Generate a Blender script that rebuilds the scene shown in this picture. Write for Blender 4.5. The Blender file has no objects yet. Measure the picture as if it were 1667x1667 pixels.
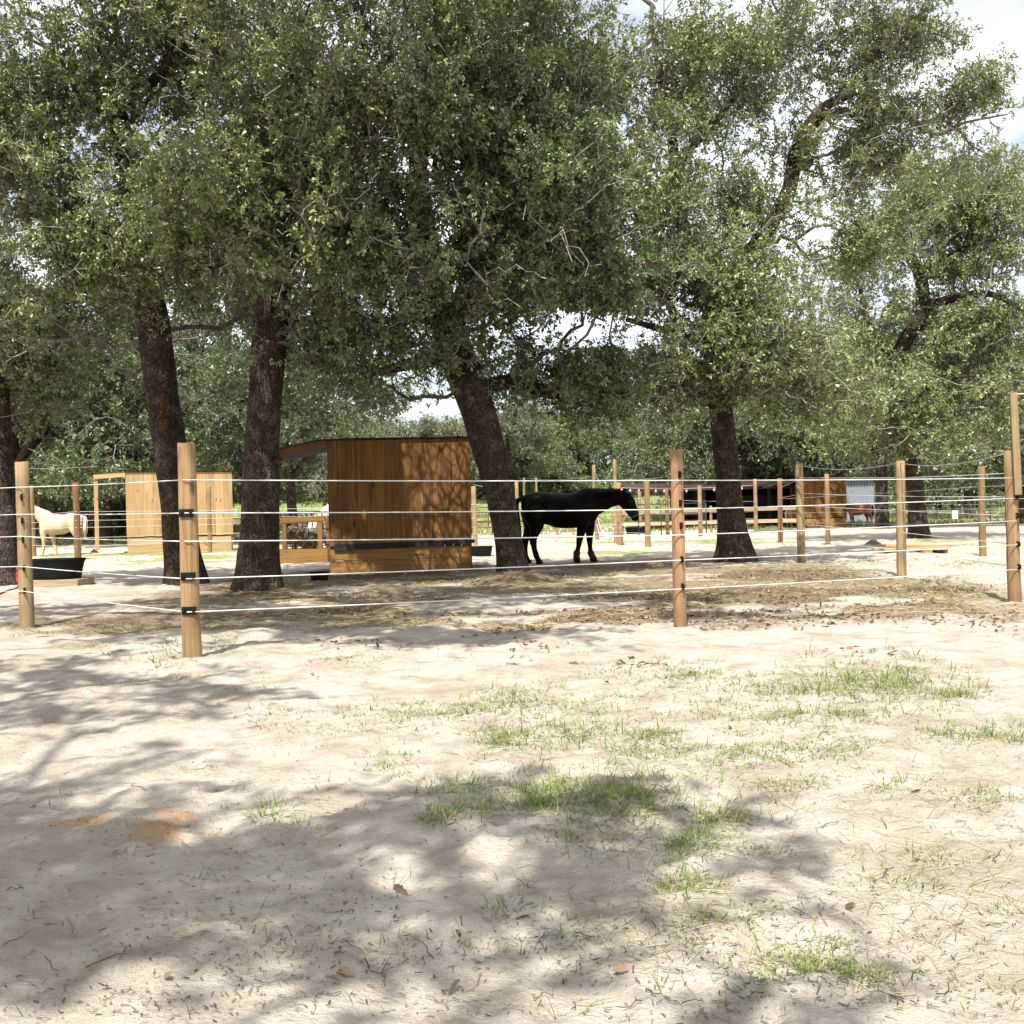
import bpy, math, random
import numpy as np
from mathutils import Vector, Matrix
R = math.radians
rng = np.random.default_rng(7)
random.seed(7)
scene = bpy.context.scene
COL = scene.collection

# ------------------------------------------------------------------ camera model
F = 1667.0; CX, CY = 833.5, 843.0; RHO = 0.024; CH = 0.87
SR, CR = math.sin(RHO), math.cos(RHO)
def at(x, y, D):
    """world point seen at photo pixel (x,y) at depth D"""
    dx, dy = x - CX, CY - y
    a = dx*CR + dy*SR; b = -dx*SR + dy*CR
    return np.array([a/F*D, D, CH + b/F*D])
def depth(x, y):
    """depth of the level ground under photo pixel (x,y)"""
    dx, dy = x - CX, CY - y
    return CH*F/max(1e-3, -(-dx*SR + dy*CR))
def G(x, y):
    p = at(x, y, depth(x, y)); p[2] = 0; return p
cam = bpy.data.cameras.new('camera'); co = bpy.data.objects.new('camera', cam); COL.objects.link(co)
cam.lens = 36; cam.sensor_width = 36; cam.sensor_fit = 'HORIZONTAL'
cam.clip_start = 0.05; cam.clip_end = 2000
cam.shift_y = 9.5/1667
co.matrix_world = Matrix(((CR, SR, 0, 0), (0, 0, -1, 0), (-SR, CR, 0, CH), (0, 0, 0, 1)))
scene.camera = co

# ------------------------------------------------------------------ noise
def _h(ix, iy, seed):
    n = (ix.astype(np.int64)*374761393 + iy.astype(np.int64)*668265263 + seed*974634777) & 0xffffffff
    n = ((n ^ (n >> 13))*1274126177) & 0xffffffff
    return ((n ^ (n >> 16)) & 0xffff)/65535.0
def vnoise(x, y, s, seed=0):
    x = np.asarray(x, float)/s; y = np.asarray(y, float)/s
    ix = np.floor(x); iy = np.floor(y); fx = x-ix; fy = y-iy
    fx = fx*fx*(3-2*fx); fy = fy*fy*(3-2*fy)
    a = _h(ix, iy, seed); b = _h(ix+1, iy, seed); c = _h(ix, iy+1, seed); d = _h(ix+1, iy+1, seed)
    return (a*(1-fx)+b*fx)*(1-fy) + (c*(1-fx)+d*fx)*fy
def fbm(x, y, s, seed=0, o=4):
    t = 0; a = 0.5; n = 0
    for i in range(o):
        t = t + a*vnoise(x, y, s, seed+i*17); n += a; a *= 0.5; s *= 0.5
    return t/n
def sm(t):
    t = np.clip(t, 0, 1); return t*t*(3-2*t)

def terrain(x, y):
    """large shape of the ground"""
    x = np.asarray(x, float); y = np.asarray(y, float)
    rise = sm((y-46)/60)*3.0*(1-0.55*sm((x-8)/30))
    return rise
MOUND = G(838, 948)
def ground_z(x, y):
    x = np.asarray(x, float); y = np.asarray(y, float)
    near = 1 - sm((y-24)/30)
    z = (fbm(x, y, 0.75, 3, 3)-0.5)*0.05 + (vnoise(x+5, y, 0.24, 9)-0.5)*0.026 + (vnoise(x, y+9, 0.095, 21)-0.5)*0.017 + (vnoise(x+2, y+1, 0.045, 27)-0.5)*0.006
    big = (fbm(x, y, 3.5, 31, 2)-0.5)*0.06
    for sz, sd, dp in ((0.36, 71, 0.013), (0.27, 72, 0.012), (0.47, 73, 0.014)):      # hoof and boot prints
        u, v = (x*.94+y*.34)/sz + sd, (y*.94-x*.34)/sz; iu, iv = np.floor(u), np.floor(v)
        cx, cy = 0.38+0.24*_h(iu, iv, sd), 0.38+0.24*_h(iu, iv, sd+3); on = (_h(iu, iv, sd+5) < 0.62)*(0.4+0.6*_h(iu, iv, sd+9)); a = _h(iu, iv, sd+7)*6.28
        dx, dy = u-iu-cx, v-iv-cy; p, q = dx*np.cos(a)+dy*np.sin(a), dy*np.cos(a)-dx*np.sin(a)
        rr = np.sqrt((p/0.30)**2+(q/0.21)**2)
        z = z - dp*on*(1-sm((rr-0.55)/0.4)) + dp*0.45*on*np.exp(-((rr-1.08)/0.17)**2)
    m = np.exp(-(((x-MOUND[0])/0.55)**2 + ((y-MOUND[1])/0.6)**2))*0.17
    return terrain(x, y) + (z+big)*near + m

# ------------------------------------------------------------------ mesh helpers
def np_mesh(name, V, Fc, attrs=None, smooth=False, colors=None):
    """V (n,3); Fc (m,k) one face size; attrs {name: per-vertex floats}"""
    V = np.ascontiguousarray(V, np.float32); Fc = np.ascontiguousarray(Fc, np.int32)
    me = bpy.data.meshes.new(name)
    n, (m, k) = len(V), Fc.shape
    me.vertices.add(n); me.vertices.foreach_set('co', V.ravel())
    me.loops.add(m*k); me.loops.foreach_set('vertex_index', Fc.ravel())
    me.polygons.add(m); me.polygons.foreach_set('loop_start', np.arange(0, m*k, k, dtype=np.int32))
    if smooth: me.polygons.foreach_set('use_smooth', np.ones(m, dtype=bool))
    me.update(calc_edges=True)
    for a, v in (attrs or {}).items():
        at_ = me.attributes.new(a, 'FLOAT', 'POINT'); at_.data.foreach_set('value', np.ascontiguousarray(v, np.float32))
    for a, v in (colors or {}).items():
        at_ = me.attributes.new(a, 'FLOAT_COLOR', 'POINT'); at_.data.foreach_set('color', np.ascontiguousarray(v, np.float32).ravel())
    return me
def link(name, data, mat=None, parent=None, loc=None):
    o = bpy.data.objects.new(name, data); COL.objects.link(o)
    if mat is not None and data is not None: data.materials.append(mat)
    if parent is not None: o.parent = parent
    if loc is not None: o.location = loc
    return o
def tag(o, label, cat, group=None, kind=None):
    o['label'] = label; o['category'] = cat
    if group: o['group'] = group
    if kind: o['kind'] = kind
    return o
def empty(name, loc, rz=0):
    o = bpy.data.objects.new(name, None); COL.objects.link(o)
    o.location = loc; o.rotation_euler[2] = rz; o.empty_display_size = 0.2
    return o
class MB:
    def __init__(s): s.v = []; s.f = []; s.r = []; s.n = 0
    def add(s, V, Fs, r=None):
        r = random.random() if r is None else r
        for p in V: s.v.append(tuple(p)); s.r.append(r)
        for f in Fs: s.f.append(tuple(i+s.n for i in f))
        s.n += len(V)
    def box(s, c, size, rz=0, M=None, r=None):
        x, y, z = size[0]/2, size[1]/2, size[2]/2
        V = [Vector(p) for p in ((-x,-y,-z),(x,-y,-z),(x,y,-z),(-x,y,-z),(-x,-y,z),(x,-y,z),(x,y,z),(-x,y,z))]
        m = M if M is not None else Matrix.Rotation(rz, 4, 'Z')
        V = [m @ p + Vector(c) for p in V]
        s.add(V, [(3,2,1,0),(4,5,6,7),(0,1,5,4),(1,2,6,5),(2,3,7,6),(3,0,4,7)], r)
    def bar(s, p, q, w, h, r=None):
        """rectangular bar from p to q"""
        p, q = Vector(p), Vector(q); d = q-p
        m = d.to_track_quat('X', 'Z').to_matrix().to_4x4()
        s.box((p+q)/2, (d.length, w, h), M=m, r=r)
    def tube(s, pts, rad, n=8, cap=True, r=None):
        pts = [Vector(p) for p in pts]
        rad = rad if hasattr(rad, '__len__') else [rad]*len(pts)
        V = []; Fs = []
        for i, p in enumerate(pts):
            t = (pts[min(i+1, len(pts)-1)] - pts[max(i-1, 0)]).normalized()
            a = t.cross(Vector((0.13, 0.99, 0.05)) if abs(t.y) < 0.9 else Vector((1, 0, 0))).normalized(); b = t.cross(a)
            for k in range(n):
                an = 2*math.pi*k/n
                V.append(p + (a*math.cos(an) + b*math.sin(an))*rad[i])
        for i in range(len(pts)-1):
            for k in range(n):
                Fs.append((i*n+k, i*n+(k+1) % n, (i+1)*n+(k+1) % n, (i+1)*n+k))
        if cap:
            Fs.append(tuple(range(n-1, -1, -1))); Fs.append(tuple(range((len(pts)-1)*n, len(pts)*n)))
        s.add(V, Fs, r)
    def loft(s, secs, n=16, r=None):
        """secs: (center, axis a vector, axis b vector) rings"""
        V = []; Fs = []
        for c, a, b in secs:
            c, a, b = Vector(c), Vector(a), Vector(b)
            for k in range(n):
                an = 2*math.pi*k/n
                V.append(c + a*math.cos(an) + b*math.sin(an))
        for i in range(len(secs)-1):
            for k in range(n):
                Fs.append((i*n+k, i*n+(k+1) % n, (i+1)*n+(k+1) % n, (i+1)*n+k))
        Fs.append(tuple(range(n-1, -1, -1))); Fs.append(tuple(range((len(secs)-1)*n, len(secs)*n)))
        s.add(V, Fs, r)
    def mesh(s, name, smooth=False):
        me = bpy.data.meshes.new(name); me.from_pydata(s.v, [], s.f); 
        a = me.attributes.new('rnd', 'FLOAT', 'POINT'); a.data.foreach_set('value', s.r)
        if smooth:
            me.polygons.foreach_set('use_smooth', [True]*len(me.polygons))
        me.update()
        return me
    def build(s, name, mat, parent=None, smooth=False, bevel=0, loc=None):
        me = s.mesh(name, smooth)
        o = link(name, me, mat, parent, loc)
        if bevel:
            b = o.modifiers.new('bevel', 'BEVEL'); b.width = bevel; b.segments = 1; b.limit_method = 'ANGLE'
        if smooth:
            me.shade_smooth() if False else None
        return o

# ------------------------------------------------------------------ materials
def new_mat(name):
    m = bpy.data.materials.new(name); m.use_nodes = True
    nt = m.node_tree; b = nt.nodes['Principled BSDF']
    return m, nt, b
def nd(nt, t, **kw):
    n = nt.nodes.new(t)
    for k, v in kw.items():
        if k in n.inputs: n.inputs[k].default_value = v
        else: setattr(n, k, v)
    return n
def ramp(nt, fac, stops, interp='LINEAR'):
    r = nt.nodes.new('ShaderNodeValToRGB'); r.color_ramp.interpolation = interp
    e = r.color_ramp.elements
    while len(e) < len(stops): e.new(0.5)
    for i, (p, c) in enumerate(stops):
        e[i].position = p; e[i].color = (*c, 1) if len(c) == 3 else c
    nt.links.new(fac, r.inputs['Fac']); return r.outputs['Color']
def mix(nt, fac, a, b, mode='MIX'):
    n = nt.nodes.new('ShaderNodeMix'); n.data_type = 'RGBA'; n.blend_type = mode
    for s, v in ((n.inputs['Factor'], fac), (n.inputs['A'], a), (n.inputs['B'], b)):
        if hasattr(v, 'links') or isinstance(v, bpy.types.NodeSocket): nt.links.new(v, s)
        else: s.default_value = v if not isinstance(v, tuple) or len(v) == 4 else (*v, 1)
    return n.outputs['Result']
def math_(nt, op, a, b=0.0, clamp=False):
    n = nt.nodes.new('ShaderNodeMath'); n.operation = op; n.use_clamp = clamp
    for s, v in ((n.inputs[0], a), (n.inputs[1], b)):
        if isinstance(v, bpy.types.NodeSocket): nt.links.new(v, s)
        else: s.default_value = v
    return n.outputs[0]
def noise(nt, vec, scale, detail=4, rough=0.55, dist=0):
    n = nd(nt, 'ShaderNodeTexNoise', Scale=scale, Detail=detail, Roughness=rough, Distortion=dist)
    if vec is not None: nt.links.new(vec, n.inputs['Vector'])
    return n.outputs['Fac']
def mapping(nt, vec, scale=(1, 1, 1), rot=(0, 0, 0), loc=(0, 0, 0)):
    n = nt.nodes.new('ShaderNodeMapping'); n.inputs['Scale'].default_value = scale
    n.inputs['Rotation'].default_value = rot; n.inputs['Location'].default_value = loc
    nt.links.new(vec, n.inputs['Vector']); return n.outputs['Vector']
def bump(nt, b, h, strength=0.4, distance=0.02):
    n = nd(nt, 'ShaderNodeBump', Strength=strength, Distance=distance)
    nt.links.new(h, n.inputs['Height']); nt.links.new(n.outputs['Normal'], b.inputs['Normal'])
def attr(nt, name, out='Fac'):
    n = nt.nodes.new('ShaderNodeAttribute'); n.attribute_name = name; return n.outputs[out]
def coord(nt, which='Object'):
    return nt.nodes.new('ShaderNodeTexCoord').outputs[which]

def simple(name, col, rough=0.6, var=0.25, scale=12, spec=0.3, metal=0, bmp=0.15):
    m, nt, b = new_mat(name)
    v = coord(nt); f = noise(nt, v, scale)
    lo = tuple(c*(1-var) for c in col); hi = tuple(min(1, c*(1+var)) for c in col)
    nt.links.new(ramp(nt, f, [(0.3, lo), (0.7, hi)]), b.inputs['Base Color'])
    b.inputs['Roughness'].default_value = rough; b.inputs['Specular IOR Level'].default_value = spec; b.inputs['Metallic'].default_value = metal
    if bmp: bump(nt, b, noise(nt, v, scale*4), bmp, 0.01)
    return m
def wood(name, a, bcol, c, axis='Z', knots=True, rough=0.75, stain=None, fine=1.0):
    """plank wood with the grain along an axis, board-to-board variation and knots"""
    m, nt, b = new_mat(name)
    v = coord(nt); r = attr(nt, 'rnd')
    off = nt.nodes.new('ShaderNodeCombineXYZ')
    nt.links.new(math_(nt, 'MULTIPLY', r, 37.0), off.inputs[0]); nt.links.new(math_(nt, 'MULTIPLY', r, 91.0), off.inputs[2]); nt.links.new(math_(nt, 'MULTIPLY', r, 53.0), off.inputs[1])
    ad = nt.nodes.new('ShaderNodeVectorMath'); ad.operation = 'ADD'
    nt.links.new(v, ad.inputs[0]); nt.links.new(off.outputs[0], ad.inputs[1]); v2 = ad.outputs[0]
    long_, across = 1.2, 22*fine
    sc = {'X': (long_, across, across), 'Y': (across, long_, across), 'Z': (across, across, long_)}[axis]
    g = noise(nt, mapping(nt, v2, sc), 1.0, 5, 0.6, 0.6)
    col = ramp(nt, g, [(0.28, a), (0.5, bcol), (0.75, c)])
    tone = ramp(nt, r, [(0, (0.78, 0.76, 0.74)), (1, (1.15, 1.12, 1.08))])
    col = mix(nt, 1.0, col, tone, 'MULTIPLY')
    if knots:
        ks = {'X': (1.6, 6, 6), 'Y': (6, 1.6, 6), 'Z': (6, 6, 2.2)}[axis]
        vo = nd(nt, 'ShaderNodeTexVoronoi', Scale=1.0); nt.links.new(mapping(nt, v2, ks), vo.inputs['Vector'])
        k = ramp(nt, vo.outputs['Distance'], [(0.07, (1, 1, 1)), (0.17, (0, 0, 0))])
        col = mix(nt, math_(nt, 'MULTIPLY', k, 0.75), col, tuple(x*0.28 for x in a))
    if stain:
        ck = ramp(nt, noise(nt, mapping(nt, v2, (60, 60, 1.6)), 1.0, 3, 0.6, 0.3), [(0.60, (0, 0, 0)), (0.68, (1, 1, 1))])
        col = mix(nt, math_(nt, 'MULTIPLY', ck, 0.5), col, tuple(x*0.4 for x in a))
        s = ramp(nt, noise(nt, v2, 2.3, 4), [(0.45, (0, 0, 0)), (0.7, (1, 1, 1))])
        col = mix(nt, math_(nt, 'MULTIPLY', s, 0.85), col, stain)
    nt.links.new(col, b.inputs['Base Color'])
    b.inputs['Roughness'].default_value = rough; b.inputs['Specular IOR Level'].default_value = 0.25
    bump(nt, b, g, 0.35, 0.006)
    return m
M = {}
M['shed_wood'] = wood('stained pine', (0.088, 0.040, 0.011), (0.162, 0.080, 0.024), (0.25, 0.138, 0.045), 'Z')
M['shed_wood_x'] = wood('stained pine boards', (0.15, 0.075, 0.022), (0.255, 0.14, 0.046), (0.34, 0.20, 0.072), 'X')
M['pale_wood'] = wood('new pine', (0.28, 0.175, 0.08), (0.38, 0.255, 0.13), (0.46, 0.33, 0.18), 'Z')
M['pale_wood_x'] = wood('new pine boards', (0.28, 0.18, 0.085), (0.39, 0.265, 0.135), (0.46, 0.335, 0.185), 'X')
M['post'] = wood('treated round pine', (0.165, 0.10, 0.048), (0.275, 0.178, 0.092), (0.35, 0.24, 0.132), 'Z', stain=(0.15, 0.092, 0.048), fine=1.6)
M['post_pale'] = wood('weathered pale pine', (0.195, 0.135, 0.065), (0.30, 0.215, 0.115), (0.37, 0.28, 0.16), 'Z', stain=(0.17, 0.125, 0.075), fine=1.6)
M['post_dark'] = wood('dark brown post wood', (0.11, 0.055, 0.025), (0.19, 0.10, 0.05), (0.26, 0.15, 0.08), 'Z', fine=1.6)
M['post_red'] = wood('reddish pine', (0.215, 0.115, 0.056), (0.315, 0.185, 0.10), (0.375, 0.24, 0.138), 'Z', stain=(0.17, 0.095, 0.055), fine=1.6)
M['board'] = wood('grey weathered board', (0.26, 0.19, 0.12), (0.38, 0.29, 0.19), (0.48, 0.39, 0.27), 'X')
M['wire'] = simple('white poly rope', (0.60, 0.60, 0.58), 0.5, 0.04, 40, 0.3, 0, 0)
M['steel_wire'] = simple('galvanised wire', (0.42, 0.42, 0.41), 0.4, 0.1, 40, 0.4, 0.5, 0)
M['black_plastic'] = simple('black plastic', (0.006, 0.006, 0.0065), 0.5, 0.2, 20, 0.25)
M['black_rubber'] = simple('black rubber', (0.006, 0.0065, 0.007), 0.7, 0.3, 9, 0.15)
M['roofing'] = simple('dark roofing felt', (0.02, 0.017, 0.015), 0.8, 0.3, 20)
M['soffit'] = simple('red brown stained board', (0.15, 0.06, 0.022), 0.75, 0.2, 15)
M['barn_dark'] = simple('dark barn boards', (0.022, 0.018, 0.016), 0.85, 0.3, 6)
M['rust_red'] = simple('rusty red roof sheet', (0.045, 0.018, 0.015), 0.6, 0.3, 8)
M['metal'] = simple('grey corrugated sheet', (0.42, 0.47, 0.52), 0.45, 0.12, 4, 0.5, 0.6)
M['dark_pipe'] = simple('dark painted pipe', (0.03, 0.028, 0.03), 0.5, 0.2, 10, 0.4)
M['rust_pipe'] = simple('rusty brown pipe', (0.12, 0.05, 0.035), 0.7, 0.3, 10)
M['grey_pipe'] = simple('light grey pipe', (0.55, 0.55, 0.54), 0.5, 0.1, 10)
M['red_strap'] = simple('red webbing', (0.35, 0.03, 0.03), 0.7, 0.2, 30)
M['pink_rope'] = simple('pink rope', (0.75, 0.35, 0.36), 0.7, 0.2, 30)
M['white_sign'] = simple('white sign board', (0.8, 0.78, 0.78), 0.5, 0.04, 6, 0.4, 0, 0)
M['red_ink'] = simple('red sign print', (0.62, 0.12, 0.16), 0.5, 0.1, 6, 0.4, 0, 0)
M['orange'] = simple('orange red plastic', (0.65, 0.07, 0.03), 0.5, 0.1, 6)
M['bulb'] = simple('clear bulb glass', (0.45, 0.46, 0.45), 0.15, 0.05, 6, 0.6, 0, 0)
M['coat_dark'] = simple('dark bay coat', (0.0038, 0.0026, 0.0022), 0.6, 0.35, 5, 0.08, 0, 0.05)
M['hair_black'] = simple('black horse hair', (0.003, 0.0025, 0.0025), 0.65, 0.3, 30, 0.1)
M['coat_cream'] = simple('cream coat', (0.52, 0.40, 0.26), 0.65, 0.2, 5, 0.2, 0, 0.05)
M['hair_cream'] = simple('pale horse hair', (0.72, 0.64, 0.50), 0.7, 0.12, 30, 0.2)
M['coat_white'] = simple('white grey coat', (0.66, 0.63, 0.60), 0.6, 0.12, 5, 0.2, 0, 0.05)
M['coat_bay'] = simple('red bay coat', (0.33, 0.105, 0.035), 0.45, 0.2, 5, 0.35, 0, 0.05)
M['coat_tan'] = simple('tan chestnut coat', (0.40, 0.22, 0.12), 0.5, 0.2, 5, 0.3, 0, 0.05)
M['fly_mask'] = simple('blue fly mask mesh', (0.009, 0.028, 0.065), 0.75, 0.5, 9, 0.15)
M['muzzle'] = simple('brown muzzle skin', (0.16, 0.06, 0.03), 0.6, 0.25, 20)
M['boot'] = simple('dark red leg boot', (0.055, 0.009, 0.009), 0.7, 0.2, 20)
M['eye'] = simple('horse eye', (0.01, 0.008, 0.006), 0.1, 0.1, 6, 0.6, 0, 0)

def hay_mat():
    m, nt, b = new_mat('hay'); v = coord(nt)
    f = noise(nt, mapping(nt, v, (1, 1, 3)), 18, 6, 0.7, 0.5)
    nt.links.new(ramp(nt, f, [(0.3, (0.035, 0.04, 0.018)), (0.55, (0.13, 0.13, 0.06)), (0.75, (0.25, 0.23, 0.11))]), b.inputs['Base Color'])
    b.inputs['Roughness'].default_value = 0.9; bump(nt, b, f, 0.9, 0.05); return m
M['hay'] = hay_mat()

def bark_mat():
    m, nt, b = new_mat('oak bark'); v = coord(nt)
    w = nd(nt, 'ShaderNodeTexNoise', Scale=3.0, Detail=3.0); nt.links.new(v, w.inputs['Vector'])
    ad = nt.nodes.new('ShaderNodeMix'); ad.data_type = 'RGBA'; ad.blend_type = 'LINEAR_LIGHT'; ad.inputs['Factor'].default_value = 0.16
    nt.links.new(v, ad.inputs['A']); nt.links.new(w.outputs['Color'], ad.inputs['B'])
    mv = mapping(nt, ad.outputs['Result'], (44, 44, 9))
    vo = nd(nt, 'ShaderNodeTexVoronoi', Scale=1.0, feature='DISTANCE_TO_EDGE'); nt.links.new(mv, vo.inputs['Vector'])
    crack = ramp(nt, math_(nt, 'ADD', vo.outputs['Distance'], math_(nt, 'MULTIPLY', noise(nt, mapping(nt, v, (30, 30, 8)), 1.0, 6, 0.7), 0.35)), [(0.14, (0, 0, 0)), (0.36, (1, 1, 1))])
    g = noise(nt, v, 5, 6, 0.65)
    col = ramp(nt, g, [(0.3, (0.040, 0.029, 0.021)), (0.5, (0.080, 0.061, 0.045)), (0.72, (0.20, 0.165, 0.13))])
    red = ramp(nt, noise(nt, mapping(nt, v, (1, 1, 0.7)), 6.5, 5, 0.7), [(0.54, (0, 0, 0)), (0.66, (1, 1, 1))])
    col = mix(nt, math_(nt, 'MULTIPLY', red, attr(nt, 'red')), col, (0.17, 0.06, 0.024))
    col = mix(nt, crack, (0.014, 0.010, 0.008), col)
    lich = ramp(nt, noise(nt, v, 9, 5, 0.7), [(0.35, (0.30, 0.27, 0.22)), (0.7, (0.50, 0.46, 0.39))])
    col = mix(nt, attr(nt, 'thin'), col, lich)
    nt.links.new(col, b.inputs['Base Color']); b.inputs['Roughness'].default_value = 0.9; b.inputs['Specular IOR Level'].default_value = 0.15
    hsum = math_(nt, 'ADD', math_(nt, 'MULTIPLY', crack, 0.7), math_(nt, 'MULTIPLY', noise(nt, v, 34, 5, 0.7), 0.5))
    bump(nt, b, hsum, 0.9, 0.03)
    return m
M['bark'] = bark_mat()

def leaf_mat(name, dark, mid, light, back, trans=0.22, rough=0.42):
    m, nt, b = new_mat(name); r = attr(nt, 'rnd')
    col = ramp(nt, r, [(0.0, dark), (0.45, mid), (0.9, light), (1.0, tuple(c*1.1 for c in light))])
    geo = nt.nodes.new('ShaderNodeNewGeometry')
    bc = mix(nt, 0.65, col, back)
    col2 = mix(nt, geo.outputs['Backfacing'], col, bc)
    nt.links.new(col2, b.inputs['Base Color'])
    b.inputs['Roughness'].default_value = rough; b.inputs['Specular IOR Level'].default_value = 0.5
    tr = nt.nodes.new('ShaderNodeBsdfTranslucent'); nt.links.new(mix(nt, 0.5, col, (0.14, 0.16, 0.03)), tr.inputs['Color'])
    ms = nt.nodes.new('ShaderNodeMixShader'); ms.inputs[0].default_value = trans
    nt.links.new(b.outputs[0], ms.inputs[1]); nt.links.new(tr.outputs[0], ms.inputs[2])
    nt.links.new(ms.outputs[0], nt.nodes['Material Output'].inputs['Surface'])
    return m
M['leaf'] = leaf_mat('post oak leaf', (0.048, 0.080, 0.018), (0.135, 0.178, 0.046), (0.30, 0.335, 0.13), (0.30, 0.33, 0.21), 0.15, 0.34)
M['leaf_live'] = leaf_mat('live oak leaf', (0.036, 0.066, 0.016), (0.098, 0.148, 0.040), (0.24, 0.29, 0.108), (0.26, 0.295, 0.18), 0.15, 0.34)
M['leaf_shaded'] = leaf_mat('shade-darkened live oak leaf', (0.026, 0.046, 0.013), (0.066, 0.10, 0.030), (0.155, 0.19, 0.072), (0.18, 0.21, 0.13), 0.15, 0.36)  # live oak green darkened to paint shade into the background crowns
M['leaf_far'] = leaf_mat('grey green oak leaf', (0.085, 0.105, 0.048), (0.14, 0.16, 0.08), (0.22, 0.23, 0.13), (0.27, 0.28, 0.2))
M['grass'] = leaf_mat('grass blade', (0.085, 0.14, 0.028), (0.16, 0.225, 0.052), (0.31, 0.335, 0.12), (0.19, 0.245, 0.08), 0.35, 0.5)
M['litter'] = leaf_mat('dead leaf', (0.07, 0.038, 0.022), (0.15, 0.085, 0.05), (0.26, 0.17, 0.105), (0.2, 0.13, 0.085), 0.1, 0.7)
M['straw'] = leaf_mat('straw', (0.18, 0.13, 0.065), (0.31, 0.245, 0.13), (0.46, 0.385, 0.23), (0.33, 0.26, 0.145), 0.1, 0.7)
M['debris'] = leaf_mat('dark twig bits', (0.03, 0.022, 0.015), (0.075, 0.055, 0.04), (0.17, 0.13, 0.09), (0.09, 0.07, 0.05), 0.0, 0.85)

# ------------------------------------------------------------------ ground
def zones(x, y):
    """hay/mulch, grass, litter, feed masks over the ground"""
    x = np.asarray(x, float); y = np.asarray(y, float)
    n1 = fbm(x, y, 2.2, 41); n2 = fbm(x, y, 0.8, 55); n3 = fbm(x, y, 6, 77)
    # the trampled paddock floor behind the front fence
    inside = sm((y - (7.6 + 0.18*x + (n1-0.5)*3))/1.3)*(1-sm((y-(19+(n1-.5)*4))/3))*sm((x+5.5+(n2-.5)*2)/2)*(1-sm((x-(4.2+(n1-.5)*2))/1.5))
    hay = inside*sm((n2*0.6+n1*0.55-0.40)/0.22)
    far = sm((y-50)/14)
    gr = np.maximum(far*0.97, sm((n1-0.52)/0.14)*sm((y-20)/4)*(1-sm((y-33)/4))*0.75*(1-inside*0.9))
    gr = np.maximum(gr, sm((n2*0.5+n1*0.5-0.56)/0.1)*0.35*sm((x+0.5)/1.5)*(1-sm((y-8)/2)))
    lit = 0.62*np.exp(-((y-(8.0+0.2*x+(n1-.5)*3.0))/0.6)**2)*sm((x+2)/1.2)*(1-sm((x-5)/1.5))*sm((n2-0.40)/0.25)
    lit = np.maximum(lit, inside*sm((fbm(x*0.6, y, 1.1, 91)-0.43)/0.14)*0.85)
    lit = np.maximum(lit, sm((fbm(x, y, 0.7, 63)-0.6)/0.14)*0.3*(1-sm((y-10)/3)))
    lit = np.maximum(lit, sm(1.6-(((x-MOUND[0])/0.8)**2 + ((y-MOUND[1])/0.8)**2))*0.8)
    p = G(205, 1348)
    d = ((x-p[0]-0.02)/0.26)**2 + ((y-p[1])/0.17)**2
    feed = sm((1.45 - d - (fbm(x, y, 0.12, 12)-0.5)*2.2)/1.1)*(0.2+0.8*sm((fbm(x, y, 0.13, 14)-0.38)/0.22))
    p2 = G(70, 1325); d2 = ((x-p2[0])/0.22)**2 + ((y-p2[1])/0.1)**2
    return np.stack([hay, gr, lit, feed], -1)
def make_ground():
    ys = [-30, -18, -10, -6, -3.5, -1.5, -0.3, 0.4, 0.9, 1.25]; y = 1.5
    while y < 60: ys.append(y); y *= 1.0068
    while y < 900: ys.append(y); y *= 1.05
    ys = np.array(ys)
    u = np.linspace(-0.78, 0.78, 250)
    u = np.concatenate([[-9, -4.5, -2.4, -1.5, -1.05], u, [1.05, 1.5, 2.4, 4.5, 9]])
    YY = np.repeat(ys[:, None], len(u), 1)
    W = np.maximum(ys, 1.5); W = np.where(ys < 1.5, 1.5 + (1.5-ys)*0.6, W)
    XX = u[None, :]*W[:, None]
    Z = ground_z(XX, YY)
    V = np.stack([XX, YY, Z], -1).reshape(-1, 3)
    r, c = YY.shape
    idx = np.arange(r*c).reshape(r, c)
    Fc = np.stack([idx[:-1, :-1], idx[:-1, 1:], idx[1:, 1:], idx[1:, :-1]], -1).reshape(-1, 4)
    zc = zones(XX, YY).reshape(-1, 4)
    return np_mesh('ground', V, Fc, smooth=True, colors={'zones': zc})
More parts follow.
